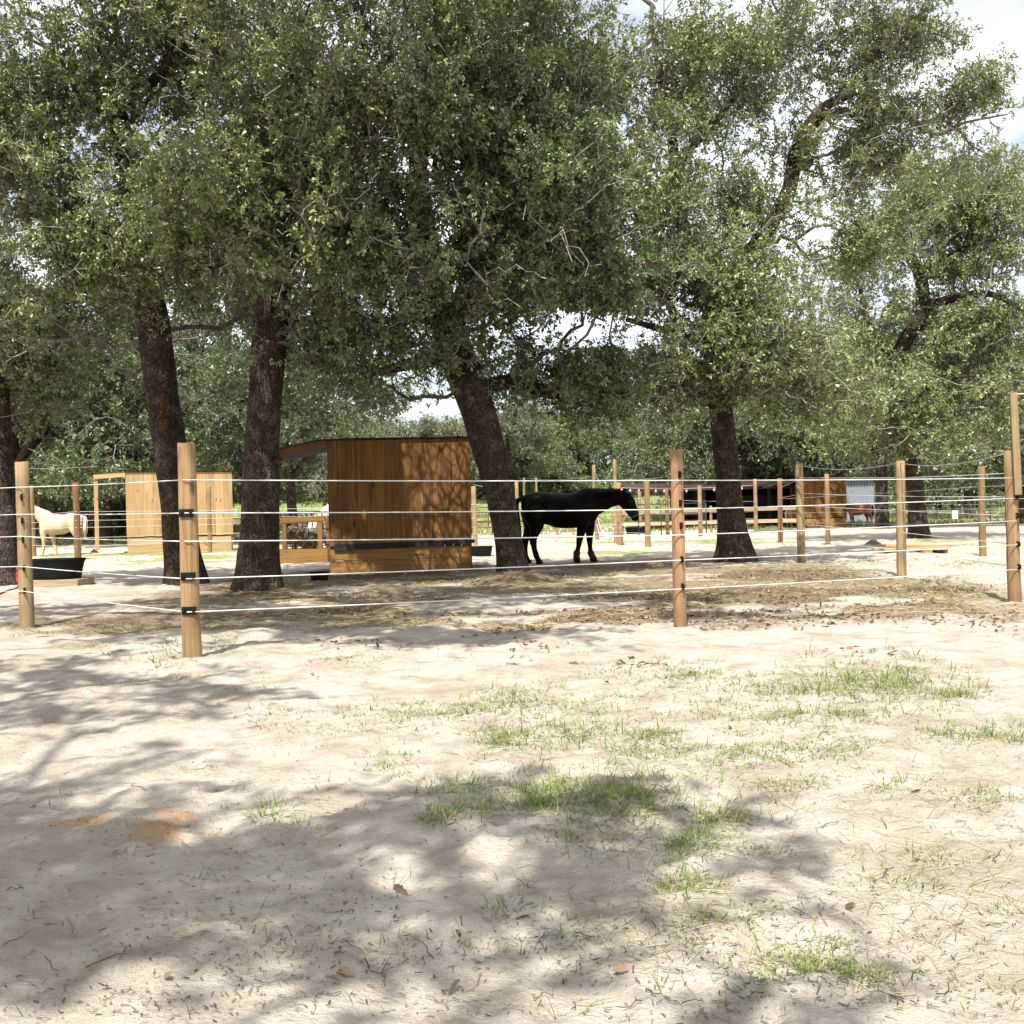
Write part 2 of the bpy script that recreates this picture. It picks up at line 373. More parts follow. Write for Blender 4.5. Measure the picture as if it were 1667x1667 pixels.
def ground_mat():
    m, nt, b = new_mat('sandy ground'); v = coord(nt)
    n = nt.nodes.new('ShaderNodeAttribute'); n.attribute_name = 'zones'
    sp = nt.nodes.new('ShaderNodeSeparateColor'); nt.links.new(n.outputs['Color'], sp.inputs[0])
    hay, gr, lit = sp.outputs[0], sp.outputs[1], sp.outputs[2]; feed = n.outputs['Alpha']
    big = noise(nt, v, 0.55, 5, 0.6); med = noise(nt, v, 4.5, 6, 0.65); fine = noise(nt, v, 60, 5, 0.7); vf = noise(nt, v, 240, 3, 0.7)
    sand = ramp(nt, med, [(0.3, (0.305, 0.26, 0.205)), (0.5, (0.455, 0.41, 0.345)), (0.72, (0.55, 0.505, 0.435))])
    sand = mix(nt, math_(nt, 'MULTIPLY', ramp(nt, noise(nt, v, 1.3, 8, 0.72), [(0.47, (0, 0, 0)), (0.62, (1, 1, 1))]), 0.65), sand, (0.315, 0.262, 0.20))
    # small dark specks of litter in the sand
    vo = nd(nt, 'ShaderNodeTexVoronoi', Scale=42.0); nt.links.new(mapping(nt, v, (1, 1.7, 1), (0, 0, 0.6)), vo.inputs['Vector'])
    speck = ramp(nt, math_(nt, 'ADD', vo.outputs['Distance'], math_(nt, 'MULTIPLY', ramp(nt, noise(nt, v, 2.6, 4), [(0.35, (1, 1, 1)), (0.7, (0, 0, 0))]), 0.16)), [(0.10, (1, 1, 1)), (0.2, (0, 0, 0))])
    sand = mix(nt, math_(nt, 'MULTIPLY', speck, 0.6), sand, (0.14, 0.105, 0.075))
    grain = ramp(nt, vf, [(0.3, (0.84, 0.83, 0.82)), (0.7, (1.12, 1.12, 1.12))])
    sand = mix(nt, 1.0, sand, grain, 'MULTIPLY')
    strawc = ramp(nt, noise(nt, mapping(nt, v, (1, 2.2, 1), (0, 0, 0.3)), 22, 6, 0.75, 0.8), [(0.3, (0.075, 0.053, 0.031)), (0.5, (0.225, 0.17, 0.10)), (0.72, (0.42, 0.34, 0.21))])
    dark = ramp(nt, fine, [(0.3, (0.06, 0.042, 0.026)), (0.7, (0.21, 0.15, 0.095))])
    gc = ramp(nt, noise(nt, v, 1.7, 7, 0.75), [(0.3, (0.13, 0.17, 0.055)), (0.5, (0.22, 0.25, 0.095)), (0.72, (0.36, 0.36, 0.19))])
    def brk(f, s, lo, hi, sc=14):
        t = math_(nt, 'ADD', f, math_(nt, 'MULTIPLY', math_(nt, 'SUBTRACT', noise(nt, v, sc, 6, 0.7), 0.5), s))
        return ramp(nt, t, [(lo, (0, 0, 0)), (hi, (1, 1, 1))])
    c = mix(nt, math_(nt, 'MULTIPLY', brk(hay, 0.9, 0.25, 0.75), 0.9), sand, strawc)
    c = mix(nt, brk(gr, 0.9, 0.35, 0.75, 3), c, gc)
    c = mix(nt, math_(nt, 'MULTIPLY', brk(lit, 1.3, 0.35, 0.8), 0.85), c, dark)
    fc = ramp(nt, fine, [(0.3, (0.36, 0.19, 0.09)), (0.7, (0.47, 0.29, 0.16))])
    c = mix(nt, math_(nt, 'MULTIPLY', brk(feed, 0.7, 0.15, 0.95, 45), 0.72), c, fc)
    nt.links.new(c, b.inputs['Base Color']); b.inputs['Roughness'].default_value = 0.95; b.inputs['Specular IOR Level'].default_value = 0.1
    hh = math_(nt, 'ADD', math_(nt, 'MULTIPLY', noise(nt, v, 11, 6, 0.68), 1.0), math_(nt, 'MULTIPLY', fine, 0.5))
    bump(nt, b, hh, 0.85, 0.04)
    return m
gobj = link('ground', make_ground(), ground_mat()); gobj['kind'] = 'structure'

# ------------------------------------------------------------------ scattered stuff
def rand_unit(n):
    v = rng.normal(size=(n, 3)); return v/np.linalg.norm(v, axis=1, keepdims=True)
def norm(v): return v/np.maximum(np.linalg.norm(v, axis=-1, keepdims=True), 1e-9)
def ribbons(P, D, N, L, W, bend, rnd, segs=2):
    """grass blades or straws: P base, D direction, L length, W width, bend downwards"""
    n = len(P); S = norm(np.cross(D, N)); V = []
    for i in range(segs+1):
        t = i/segs
        c = P + D*(L*t)[:, None]; c[:, 2] -= bend*L*t*t
        w = W*(1-0.9*t**1.6)*0.5 if segs > 1 else W*0.5
        V += [c - S*w[:, None], c + S*w[:, None]]
    V = np.stack(V, 1).reshape(-1, 3); k = 2*(segs+1)
    b = np.arange(n)*k
    Fc = np.concatenate([np.stack([b+2*i, b+2*i+1, b+2*i+3, b+2*i+2], -1) for i in range(segs)])
    return V, Fc, np.repeat(rnd, k)
def scatter_grass():
    T = []   # tufts: x, y, radius, blades, height
    patches = [(265,1078,38,14,9,.085),(185,1066,34,8,5,.06),(340,1050,60,10,8,.06),(130,1025,90,10,14,.06),(215,1018,60,8,9,.06),
      (830,1147,75,22,30,.07),(700,1160,75,20,20,.06),(600,1163,40,14,8,.05),(820,1207,55,18,24,.085),(930,1202,55,18,20,.085),(1065,1216,45,22,22,.095),
      (1000,1150,60,16,12,.05),(740,1287,60,20,18,.075),(905,1287,48,18,26,.07),(625,1245,40,15,7,.08),(1000,1308,95,28,56,.085),(870,1325,55,20,22,.08),
      (770,1338,25,12,10,.07),(722,1350,18,9,8,.075),(1165,1332,38,18,15,.075),(1130,1382,28,15,14,.075),(1115,1440,32,22,26,.05),(1135,1512,34,10,14,.03),
      (1400,1112,105,32,60,.12),(1260,1128,80,18,24,.085),(1115,1100,50,16,16,.08),(1215,1238,75,22,34,.055),(1330,1222,55,14,16,.06),(1380,1172,42,12,12,.07),
      (1290,1282,45,9,14,.045),(1320,1578,45,16,22,.05),(1405,1590,38,10,12,.045),(1230,1618,12,6,4,.035),(1605,1200,60,16,24,.06),(1530,1203,35,13,10,.06),
      (1550,1128,50,14,16,.08),(1290,1175,40,12,8,.08),(1450,1285,35,10,8,.06),(1600,1310,50,12,14,.05),(1525,1395,22,8,7,.035),(1300,1545,16,8,4,.035),
      (440,1330,10,8,3,.11),(480,1345,12,7,2,.05),(830,1490,18,9,4,.05),(935,1525,40,10,5,.05),(640,1550,9,5,2,.03),(1380,1240,60,14,10,.05),(1470,1440,40,15,7,.06),
      (960,1385,50,15,8,.06),(570,1075,50,10,8,.05),(450,1165,50,10,9,.05),(550,1195,40,8,6,.04),(1020,1350,50,14,12,.06),(1230,1390,40,12,6,.05),
      (1200,1505,24,10,4,.06),(1640,1500,24,14,5,.05),(215,1385,14,6,2,.05),(650,1180,60,14,8,.05),(1480,1110,50,22,10,.1),(1180,1160,50,14,8,.06),
      (1240,925,60,10,26,.05),(1420,915,90,9,44,.05),(1510,945,70,9,36,.06),(1580,918,60,7,30,.05),(1350,930,60,8,20,.05),(1460,975,70,9,18,.05),(1570,965,50,8,16,.05),
      (600,960,260,12,50,.04),(480,950,90,8,20,.04),(1010,880,160,5,60,.09),(900,882,70,4,24,.09),(1120,885,60,5,26,.09),(280,905,120,5,40,.07),(180,912,70,5,24,.06),(1300,908,60,5,20,.06)]
    for x, y, rx, ry, n, h in patches:
        for i in range(int(n*3.5)):
            a = rng.uniform(0, 2*math.pi); r = rng.uniform()**.62*(1.0 if rng.uniform() < .62 else 1.9)
            px, py = x+rx*r*math.cos(a), y+ry*r*math.sin(a)
            g = G(px, py); T.append((g[0], g[1], 0.045 if h < .1 else .06, rng.integers(4, 14), h*rng.uniform(0.25, 0.95)*(1.35 if rng.uniform() < .08 else 1)))
    for i in range(3800):    # thin short growth over the centre and right
        x, y = rng.uniform(380, 1667), rng.uniform(1060, 1560); g = G(x, y)
        if fbm(g[0], g[1], .8, 133) + rng.uniform(-.1, .1) < .53: continue
        T.append((g[0], g[1], 0.05, rng.integers(3, 10), rng.uniform(0.012, 0.05)))
    for i in range(460):    # odd blades everywhere in the front
        y = 1667*rng.uniform(0.63, 1.0)**1.0; x = rng.uniform(0, 1667)
        if rng.uniform() > (0.25 + 0.75*(x/1667)): continue
        g = G(x, y); T.append((g[0], g[1], 0.05, rng.integers(2, 7), rng.uniform(0.02, 0.06)))
    T = np.array(T)
    k = T[:, 3].astype(int); I = np.repeat(np.arange(len(T)), k); n = len(I)
    ang = rng.uniform(0, 2*math.pi, n); rad = np.sqrt(rng.uniform(size=n))*T[I, 2]
    x = T[I, 0]+rad*np.cos(ang)*1.3; y = T[I, 1]+rad*np.sin(ang)
    P = np.stack([x, y, ground_z(x, y)-0.004], -1)
    lean = rng.uniform(0.3, 2.4, n); az = ang + rng.normal(0, 0.7, n)
    D = norm(np.stack([np.cos(az)*lean, np.sin(az)*lean, np.ones(n)], -1))
    N = norm(np.stack([np.cos(az+1.57), np.sin(az+1.57), rng.normal(0, .3, n)], -1))
    N = np.cross(D, N)
    L = T[I, 4]*rng.uniform(0.6, 1.5, n); W = rng.uniform(0.002, 0.0048, n)*np.clip(y/4, 0.75, 3)
    V, Fc, rn = ribbons(P, D, N, L, W, rng.uniform(0.1, 0.5, n), rng.uniform(size=n)**0.9, 3)
    o = link('grass_tufts', np_mesh('grass_tufts', V, Fc, {'rnd': rn}), M['grass'])
    tag(o, 'thin tufts of green grass scattered over the pale sand', 'grass', kind='stuff')
scatter_grass()
def scatter_pasture():
    n = 60000
    y = 50*np.exp(rng.uniform(0, 0.85, n)); x = rng.uniform(-0.62, 0.62, n)*y
    P = np.stack([x, y, terrain(x, y)-0.02], -1)
    az = rng.uniform(0, 6.28, n); l = rng.uniform(0.1, 0.7, n)
    D = norm(np.stack([np.cos(az)*l, np.sin(az)*l, np.ones(n)], -1)); N = norm(np.stack([rng.normal(size=n)*.5, -np.ones(n), np.zeros(n)], -1))
    V, Fc, rn = ribbons(P, D, N, rng.uniform(0.08, 0.32, n)*(0.5+vnoise(x, y, 5, 4)), rng.uniform(0.03, 0.07, n), np.full(n, .2), np.clip(rng.uniform(0.4, 1.0, n), 0, 1), 2)
    o = link('pasture_grass', np_mesh('pasture_grass', V, Fc, {'rnd': rn}), M['grass'])
    tag(o, 'pale green pasture grass beyond the corrals', 'grass', kind='stuff')
scatter_pasture()
def leaf_bits(P, D, N, L, W, bend, rnd, segs=0):
    n = len(P); S = norm(np.cross(D, N)); N2 = np.cross(S, D); V = []
    pr = [(0, 0), (.14, .2), (.3, .36), (.4, .26), (.56, .5), (.66, .34), (.8, .4), (1, 0.02)]
    c1 = rng.normal(0, .22, n); c2 = rng.normal(0.1, .25, n)
    for u, w in pr:
        for sg in (-1, 0, 1):
            V.append(P + D*(L*u)[:, None] + S*(W*w*sg)[:, None] + N2*(L*(c1*u*u + c2*abs(sg)*w))[:, None])
    V = np.stack(V, 1).reshape(-1, 3); k = len(pr)*3; b = np.arange(n)*k
    Fc = np.concatenate([np.stack([b+3*i+j, b+3*i+j+1, b+3*i+j+4, b+3*i+j+3], -1) for i in range(len(pr)-1) for j in (0, 1)])
    return V, Fc, np.repeat(rnd, k)
def flat_bits(name, label, cat, n, sampler, Lr, Wr, mat, tilt=0.5, segs=1, lift=0.004):
    x, y = sampler(n); n = len(x)
    P = np.stack([x, y, ground_z(x, y)+lift], -1)
    az = rng.uniform(0, 6.28, n)
    D = norm(np.stack([np.cos(az), np.sin(az), rng.uniform(-0.05, tilt, n)], -1))
    N = norm(np.stack([rng.normal(0, tilt, n), rng.normal(0, tilt, n), np.ones(n)], -1))
    V, Fc, rn = (leaf_bits if segs == 0 else ribbons)(P, D, N, rng.uniform(*Lr, n), rng.uniform(*Wr, n), rng.uniform(0, .2, n), rng.uniform(size=n), segs)
    o = link(name, np_mesh(name, V, Fc, {'rnd': rn}), mat)
    tag(o, label, cat, kind='stuff')
def px_sampler(y0, y1, x0=0, x1=1667, keep=None, pw=1.0):
    def f(n):
        X = rng.uniform(x0, x1, n); Y = y0+(y1-y0)*rng.uniform(size=n)**pw
        P = np.array([G(a, b) for a, b in zip(X, Y)])
        x, y = P[:, 0], P[:, 1]
        if keep is not None:
            k = keep(x, y); x, y = x[k], y[k]
        return x, y
    return f
flat_bits('leaf_litter', 'brown dead oak leaves lying along the front fence line', 'leaf litter', 13000,
          px_sampler(920, 1120, 500, 1660, lambda x, y: zones(x, y)[:, 2] + rng.uniform(-.35, .3, len(x)) > 0.42), (0.025, 0.055), (0.016, 0.03), M['litter'], 0.5, 0)
flat_bits('straw_scatter', 'loose yellow hay and straw trampled over the paddock floor', 'straw', 26000,
          px_sampler(900, 1060, 330, 1600, lambda x, y: zones(x, y)[:, 0] + rng.uniform(-.4, .3, len(x)) > 0.4), (0.05, 0.2), (0.006, 0.012), M['straw'], 0.28, 2)
flat_bits('twig_debris', 'tiny dark twigs and bark bits strewn over the sand', 'debris', 7000,
          px_sampler(1050, 1667, 0, 1667, lambda x, y: fbm(x, y, 0.5, 63)+rng.uniform(-.2, .2, len(x)) > 0.5), (0.004, 0.018), (0.0012, 0.0035), M['debris'], 0.3, 1)
flat_bits('dry_grass_scatter', 'dry straw coloured grass stems lying on the sand', 'dry grass', 5200,
          px_sampler(1060, 1667, 500, 1667, lambda x, y: fbm(x+3, y, 0.8, 5)+0.12*np.clip(x, -1, 1)+rng.uniform(-.15, .15, len(x)) > 0.58), (0.03, 0.12), (0.0012, 0.0026), M['straw'], 0.25, 2)
flat_bits('fallen_leaves', 'single brown fallen leaves scattered in the foreground', 'leaf litter', 26,
          px_sampler(1080, 1660), (0.02, 0.042), (0.014, 0.026), M['litter'], 0.6, 0)
def scatter_twigs():
    mb = MB()
    for i in range(85):
        x, y = random.uniform(0, 1667), random.uniform(1100, 1667)
        g = G(x, y); az = random.uniform(0, 6.28); L = random.uniform(0.02, 0.09)*(2.2 if random.random() < .12 else 1); pts = []
        for k in range(5):
            pts.append((g[0]+math.cos(az)*L*k/4, g[1]+math.sin(az)*L*k/4, 0)); az += random.uniform(-.35, .35)
        pts = [(p[0], p[1], float(ground_z(p[0], p[1]))+0.003+random.uniform(0, .008)) for p in pts]
        mb.tube(pts, [0.0012, 0.0011, 0.001, 0.0008, 0.0005], 5)
    tag(mb.build('fallen_twigs', M['debris']), 'thin fallen twigs lying on the sand', 'twigs', kind='stuff')
scatter_twigs()

# ------------------------------------------------------------------ trees
def cat(pts, n):
    """resample a polyline of (pos, r) with a Catmull-Rom curve"""
    P = np.array([p for p, _ in pts]); rr = np.array([r for _, r in pts])
    m = len(P); out = []; ro = []
    E = np.vstack([2*P[0]-P[1], P, 2*P[-1]-P[-2]])
    for i in range(m-1):
        p0, p1, p2, p3 = E[i], E[i+1], E[i+2], E[i+3]
        for k in range(n):
            t = k/n
            out.append(0.5*((2*p1)+(-p0+p2)*t+(2*p0-5*p1+4*p2-p3)*t*t+(-p0+3*p1-3*p2+p3)*t**3)); ro.append(rr[i]*(1-t)+rr[i+1]*t)
    out.append(P[-1]); ro.append(rr[-1])
    return np.array(out), np.array(ro)
class Skel:
    def __init__(s, seed): s.p = np.zeros((60000, 3)); s.par = np.full(60000, -1); s.rmin = np.zeros(60000); s.pl = np.zeros(60000); s.t = np.zeros((60000, 3)); s.main = np.zeros(60000, bool); s.n = 0; s.rg = np.random.default_rng(seed)
    def add(s, p, par, rmin=0, main=False):
        i = s.n; s.p[i] = p; s.par[i] = par; s.rmin[i] = rmin; s.main[i] = main
        if par >= 0:
            d = p - s.p[par]; L = np.linalg.norm(d); s.pl[i] = s.pl[par]+L; s.t[i] = d/max(L, 1e-6)
        else: s.t[i] = (0, 0, 1)
        s.n += 1; return i
    def limb(s, pts, n=4, start=None):
        P, r = cat(pts, n); par = -1
        if start is not None:
            par = int(np.argmin(np.linalg.norm(s.p[:s.n]-P[0], axis=1))); P, r = P[1:], r[1:]
        for p, q in zip(P, r): par = s.add(p, par, q, True)
    def grow(s, tips, step, bias=0.22, wob=0.16, minz=None):
        d0 = np.array([np.min(np.linalg.norm(s.p[:s.n]-t, axis=1)) for t in tips]); ends = []
        for t in tips[np.argsort(d0)]:
            v = t - s.p[:s.n]; d = np.linalg.norm(v, axis=1)
            c = d + bias*s.pl[:s.n]
            cosang = np.einsum('ij,ij->i', v, s.t[:s.n])/np.maximum(d, 1e-6)
            c = c + d*np.where(cosang < 0.1, 0.6*(0.1-cosang), 0)
            if minz is not None: c = np.where(s.p[:s.n, 2] < minz, c+6, c)
            i = int(np.argmin(c)); L = d[i]
            a = s.p[i]; b = t
            k = max(2, int(round(L/step)))
            dirn = (b-a)/max(L, 1e-6)
            c1 = a + (s.t[i]*0.55+dirn*0.45+np.array([0, 0, 0.15]))*L*0.4; c2 = b - (dirn+s.rg.normal(0, .35, 3)+np.array([0, 0, -0.12]))*L*0.3
            par = i; w = np.zeros(3)
            for j in range(1, k+1):
                u = j/k
                q = a*(1-u)**3+3*c1*u*(1-u)**2+3*c2*u*u*(1-u)+b*u**3
                if j < k: q = q + s.rg.normal(0, wob*step, 3)
                par = s.add(q, par)
            ends.append(par)
        return ends
    def radii(s, r0, ex=2.35):
        n = s.n; acc = np.zeros(n); nch = np.bincount(s.par[1:n][s.par[1:n] >= 0], minlength=n)
        acc[nch[:n] == 0] = r0**ex
        for i in range(n-1, 0, -1):
            if s.par[i] >= 0: acc[s.par[i]] += acc[i]
        r = acc**(1/ex)
        return np.maximum(r, s.rmin[:n])
def branch_mesh(name, P, par, r, heavy, base, seed, redness, flare, z0):
    """tubes along the skeleton; heavy limbs get many sides and a rough bark surface"""
    n = len(P)
    ch = np.zeros(n, int)-1
    best = np.zeros(n)
    for i in range(1, n):
        p = par[i]
        if p >= 0 and r[i] > best[p]: best[p] = r[i]; ch[p] = i
    tang = np.zeros((n, 3)); hasp = par >= 0
    pp = np.where(hasp[:, None], P[np.maximum(par, 0)], P); cc = np.where((ch >= 0)[:, None], P[np.maximum(ch, 0)], P)
    tang = norm(cc-pp + 1e-9)
    def frame(t):
        ref = np.where(np.abs(t[:, 1:2]) < 0.93, np.array([[0., 1, 0]]), np.array([[1., 0, 0]]))
        a = norm(np.cross(t, ref)); return a, np.cross(t, a)
    Vs = []; Fs = []; th = []; rd = []; off = 0
    e = np.nonzero(hasp)[0]
    main = ch[par[e]] == e
    for lo, hi, ns in ((0, 0.009, 3), (0.009, 0.03, 5), (0.03, 0.09, 9), (0.09, 9, 22)):
        m = (r[e] >= lo) & (r[e] < hi)
        ee = e[m]; mm = main[m]
        if len(ee) == 0: continue
        p = par[ee]
        t0 = np.where(mm[:, None], tang[p], norm(P[ee]-P[p])); t1 = tang[ee]
        r0 = np.where(mm, np.minimum(r[p], r[ee]*1.35), r[ee]*1.15); r1 = r[ee]
        rings = []
        for c, t, q in ((P[p], t0, r0), (P[ee], t1, r1)):
            a, b = frame(t); an = np.linspace(0, 2*math.pi, ns, endpoint=False)
            ca, sa = np.cos(an)[None, :, None], np.sin(an)[None, :, None]
            rr = np.repeat(q[:, None], ns, 1)
            dirv = a[:, None]*ca + b[:, None]*sa
            if ns >= 9:
                x = an[None, :]*3.0 + seed; h = c[:, 2:3]*2.0 + seed
                f = 1 + 0.13*(fbm(np.cos(an)[None]*2.4+seed*3.1+0*h, np.sin(an)[None]*2.4+h, 1.0, seed, 3)-0.5)*2
                z = c[:, 2:3]-z0
                lob = 0.5+0.5*np.cos(an[None]*5+seed*1.7+0.4*np.sin(an[None]*2+seed))
                f = f + flare*np.exp(-np.maximum(z, 0)/0.28)*(0.25+0.75*lob)
                rr = rr*f
            rings.append(c[:, None] + dirv*rr[:, :, None])
        V = np.concatenate([rings[0], rings[1]], 1).reshape(-1, 3)
        k = np.arange(len(ee))[:, None]*2*ns + off; i0 = np.arange(ns)[None]; i1 = (np.arange(ns)+1)[None] % ns
        Fs.append(np.stack([k+i0, k+i1, k+ns+i1, k+ns+i0], -1).reshape(-1, 4))
        Vs.append(V); off += len(V)
        tv = np.clip((0.05-r1)/0.045, 0, 1); th.append(np.repeat(tv, 2*ns)); rd.append(np.full(len(V), redness))
    V = np.concatenate(Vs) - base
    return np_mesh(name, V, np.concatenate(Fs), {'thin': np.concatenate(th), 'red': np.concatenate(rd)}, smooth=True)
def leaf_mesh(name, C, D, base, per, L0, seed, spread=0.32, sprig=6, gaps=0.0, gscale=0.55):
    """leaf rosettes on little sprigs round every branch end C with direction D"""
    rg = np.random.default_rng(seed)
    n = len(C)
    # sprigs
    ns = n*sprig
    Cs = np.repeat(C, sprig, 0); Ds = np.repeat(D, sprig, 0)
    dv = norm(norm(rg.normal(size=(ns, 3)))*1.0 + Ds*0.55 + np.array([0, 0, 0.22]))
    sl = rg.uniform(0.25, 1.0, ns)*spread
    E = Cs + dv*sl[:, None]
    # gaps in the canopy: shafts cut along the sun's rays to let dapples through
    mid = Cs+dv*(sl*.6)[:, None]; gx = mid[:, 0]+mid[:, 2]*0.119; gy = (mid[:, 1]+mid[:, 2]*0.613)*.8
    dapple_win = (gx > -3.6) & (gx < -0.1) & (gy > 16.7*.8) & (gy < 19.0*.8)  # extra shafts opened here so sun dapples land on the stained shed
    keep = 0.65*vnoise(gx, gy, gscale, 5)+0.35*vnoise(gx, gy, gscale*.45, 8) < 1-gaps
    keep &= ~(dapple_win & (vnoise(gx, gy, .62, 25)*.7+.3*vnoise(gx, gy, .3, 26) > .52))
    Cs, Ds, dv, sl, E = Cs[keep], Ds[keep], dv[keep], sl[keep], E[keep]; n0 = n; src_i = np.repeat(np.arange(n), sprig)[keep]; ns = len(Cs)
    # leaves
    k = max(1, per//sprig); nl = ns*k
    I = np.repeat(np.arange(ns), k)
    tpos = np.clip(1 - np.abs(rg.normal(0, 0.32, nl)), 0.1, 1)
    B = Cs[I] + dv[I]*(sl[I]*tpos)[:, None] + rg.normal(0, 0.012, (nl, 3))
    pr = norm(np.cross(dv[I], rg.normal(size=(nl, 3))))
    l = norm(dv[I]*0.5 + pr*rg.uniform(0.5, 1.1, (nl, 1)) + np.array([0, 0, -0.08]))
    nn = norm(np.array([-0.05, -0.22, 0.7]) + rg.normal(0, 0.6, (nl, 3)) + dv[I]*0.45)
    s = norm(np.cross(l, nn)); nn = np.cross(s, l)
    L = L0*rg.uniform(0.65, 1.25, nl); W = L*rg.uniform(0.36, 0.58, nl); fold = W*rg.uniform(0.05, 0.3, nl); dr = L*rg.uniform(-0.05, 0.3, nl)
    def pt(u, w, h): return B + l*(L*u)[:, None] + s*(W*w)[:, None] + nn*h[:, None]
    z = np.zeros(nl)
    V = np.stack([pt(0, 0, z), pt(0.36, 0.26, fold*.5), pt(0.7, 0.5, fold-dr*.4), pt(1, 0, -dr), pt(0.66, -0.5, fold-dr*.4), pt(0.33, -0.24, fold*.5)], 1).reshape(-1, 3)
    b = np.arange(nl)*6
    Fc = np.concatenate([np.stack([b, b+1, b+2, b+3], -1), np.stack([b, b+3, b+4, b+5], -1)])
    tr = rg.uniform(size=n); rn = np.clip(0.55*rg.uniform(size=nl) + 0.45*np.repeat(tr[src_i], k), 0, 1)
    me = np_mesh(name, V-base, Fc, {'rnd': np.repeat(rn, 6)})
    return me, src_i, E
def blob_pts(rg, blobs, dens=1.0, per_clump=11, csize=0.34):
    out = []
    for (c, rx, ry, rz, n) in blobs:
        n = int(n*dens); k = max(2, int(n/per_clump)); q = rg.normal(size=(k, 3)); q /= np.linalg.norm(q, axis=1, keepdims=True)
        q *= (rg.uniform(size=(k, 1))**0.45)
        ctr = c + q*np.array([rx, ry, rz])
        I = rg.integers(0, k, n); sc = rg.uniform(0.55, 1.25, k)*csize
        out.append(ctr[I] + rg.normal(size=(n, 3))*sc[I][:, None]*np.array([1, 1, .55]))
    return np.concatenate(out)
def tree(name, label, limbs, blobs, seed, leaf='leaf', L0=0.069, per=60, step=0.28, bare=0.10, r0=0.0066, redness=0.0, flare=0.35, spread=0.33, group=None, minz=2.2, bare_blobs=(), bias=0.22, dens=1.12, per_clump=26, csize=0.47, gaps=0.31, gscale=0.5, zmin=1.7):
    rg = np.random.default_rng(seed); sk = Skel(seed)
    base = np.array(limbs[0][0][0]); base = np.array([base[0], base[1], 0.0])
    first = [(np.array(limbs[0][0][0])-np.array([0, 0, 0.25]), limbs[0][0][1])] + list(limbs[0])
    sk.limb(first, 7)
    for l in limbs[1:]: sk.limb(l, 5, True)
    pts = blob_pts(rg, blobs, dens, per_clump, csize)
    pts = pts[pts[:, 2] > zmin]
    e1 = sk.grow(pts, step, bias=bias, minz=minz)
    e1 = np.array(e1)
    isb = rg.uniform(size=len(e1)) < bare
    for bb in bare_blobs:
        e2 = sk.grow(blob_pts(rg, [bb], 1, 4, .3), step*0.6, wob=0.3)
    n = sk.n; r = sk.radii(r0)
    P = sk.p[:n].copy(); par = sk.par[:n].copy()
    leafy = e1[~isb]
    # leaves at the ends and at some of the thin nodes behind the ends
    ex = par[leafy]; ex = ex[(ex >= 0)]; ex = np.unique(ex[(r[ex] < 0.02)])
    ex = ex[rg.uniform(size=len(ex)) < 0.6]
    src = np.concatenate([leafy, ex])
    me, s0, s1 = leaf_mesh('crown', P[src], sk.t[src], base, per, L0, seed, spread, 6, gaps, gscale)
    # sprig stems as thin branches
    k = len(s0); ii = np.arange(k)[rg.uniform(size=k) < 0.55]
    P2 = np.concatenate([P, s1[ii]]); par2 = np.concatenate([par, src[s0][ii]])
    r2 = np.concatenate([r, np.full(len(ii), r0*0.55)])
    tm = branch_mesh('trunk', P2, par2, r2, None, base, seed, redness, flare, base[2])
    root = empty(name, base); tag(root, label, 'tree', group)
    link('trunk', tm, M['bark'], root); link('crown', me, M[leaf], root)
    return root
def L(*pts):
    return [(at(x, y, D), r) for (x, y, D, r) in pts]
def B(D0, lst):
    """blobs given as photo px centre, depth offset, px radii, depth radius, count"""
    out = []
    for (x, y, dd, rx, ry, rd, n) in lst:
        D = D0+dd; out.append((at(x, y, D), rx/F*D, rd, ry/F*D, n))
    return out
def P3(x, y, z): return np.array([x, y, z], float)
def base_of(x, y):
    p = G(x, y); return p[1]

D1 = base_of(302, 950)
tree('oak_tree', 'leaning oak with flaking reddish brown bark, standing right behind the leftmost thick fence post',
     [L((302,952,D1,.27),(290,830,D1,.245),(276,730,D1-.1,.24),(262,620,D1-.2,.235),(248,520,D1-.4,.23),(233,430,D1-.6,.20),(212,300,D1-1,.16),(190,180,D1-1.3,.13),(165,60,D1-1.5,.09)),
      L((236,440,D1-.6,.12),(330,432,D1-1.1,.10),(395,402,D1-1.5,.08)), L((228,400,D1-.6,.12),(150,365,D1-1.4,.09),(50,340,D1-2.2,.06)),
      L((190,180,D1-1.3,.09),(250,130,D1-1.9,.07),(300,60,D1-2.2,.05)), L((240,500,D1-.4,.10),(150,470,D1+.4,.08),(40,480,D1+1,.05))],
     B(D1, [(90,110,-2.0,170,130,1.9,330),(280,50,-1.8,150,80,1.9,220),(40,300,-2.2,120,90,1.6,170),(260,300,-1.8,80,40,1.0,60),(150,410,-1.8,170,55,1.6,230),(330,380,-1.6,80,60,1.2,90),(60,545,.6,130,60,1.6,190),(110,500,.9,140,60,1.4,150),(400,470,2.0,90,50,1.2,90),(330,500,1.5,90,50,1.2,80),(120,-110,-1.5,230,110,2,260),(330,150,-1.4,90,90,1.4,90)]),
     11, redness=0.9, bare=0.12, bare_blobs=B(D1, [(80,480,-1.8,110,50,.6,16),(240,200,-2.6,90,70,.8,24),(50,250,-2.8,80,90,.8,18)]))
D2 = base_of(420, 958)
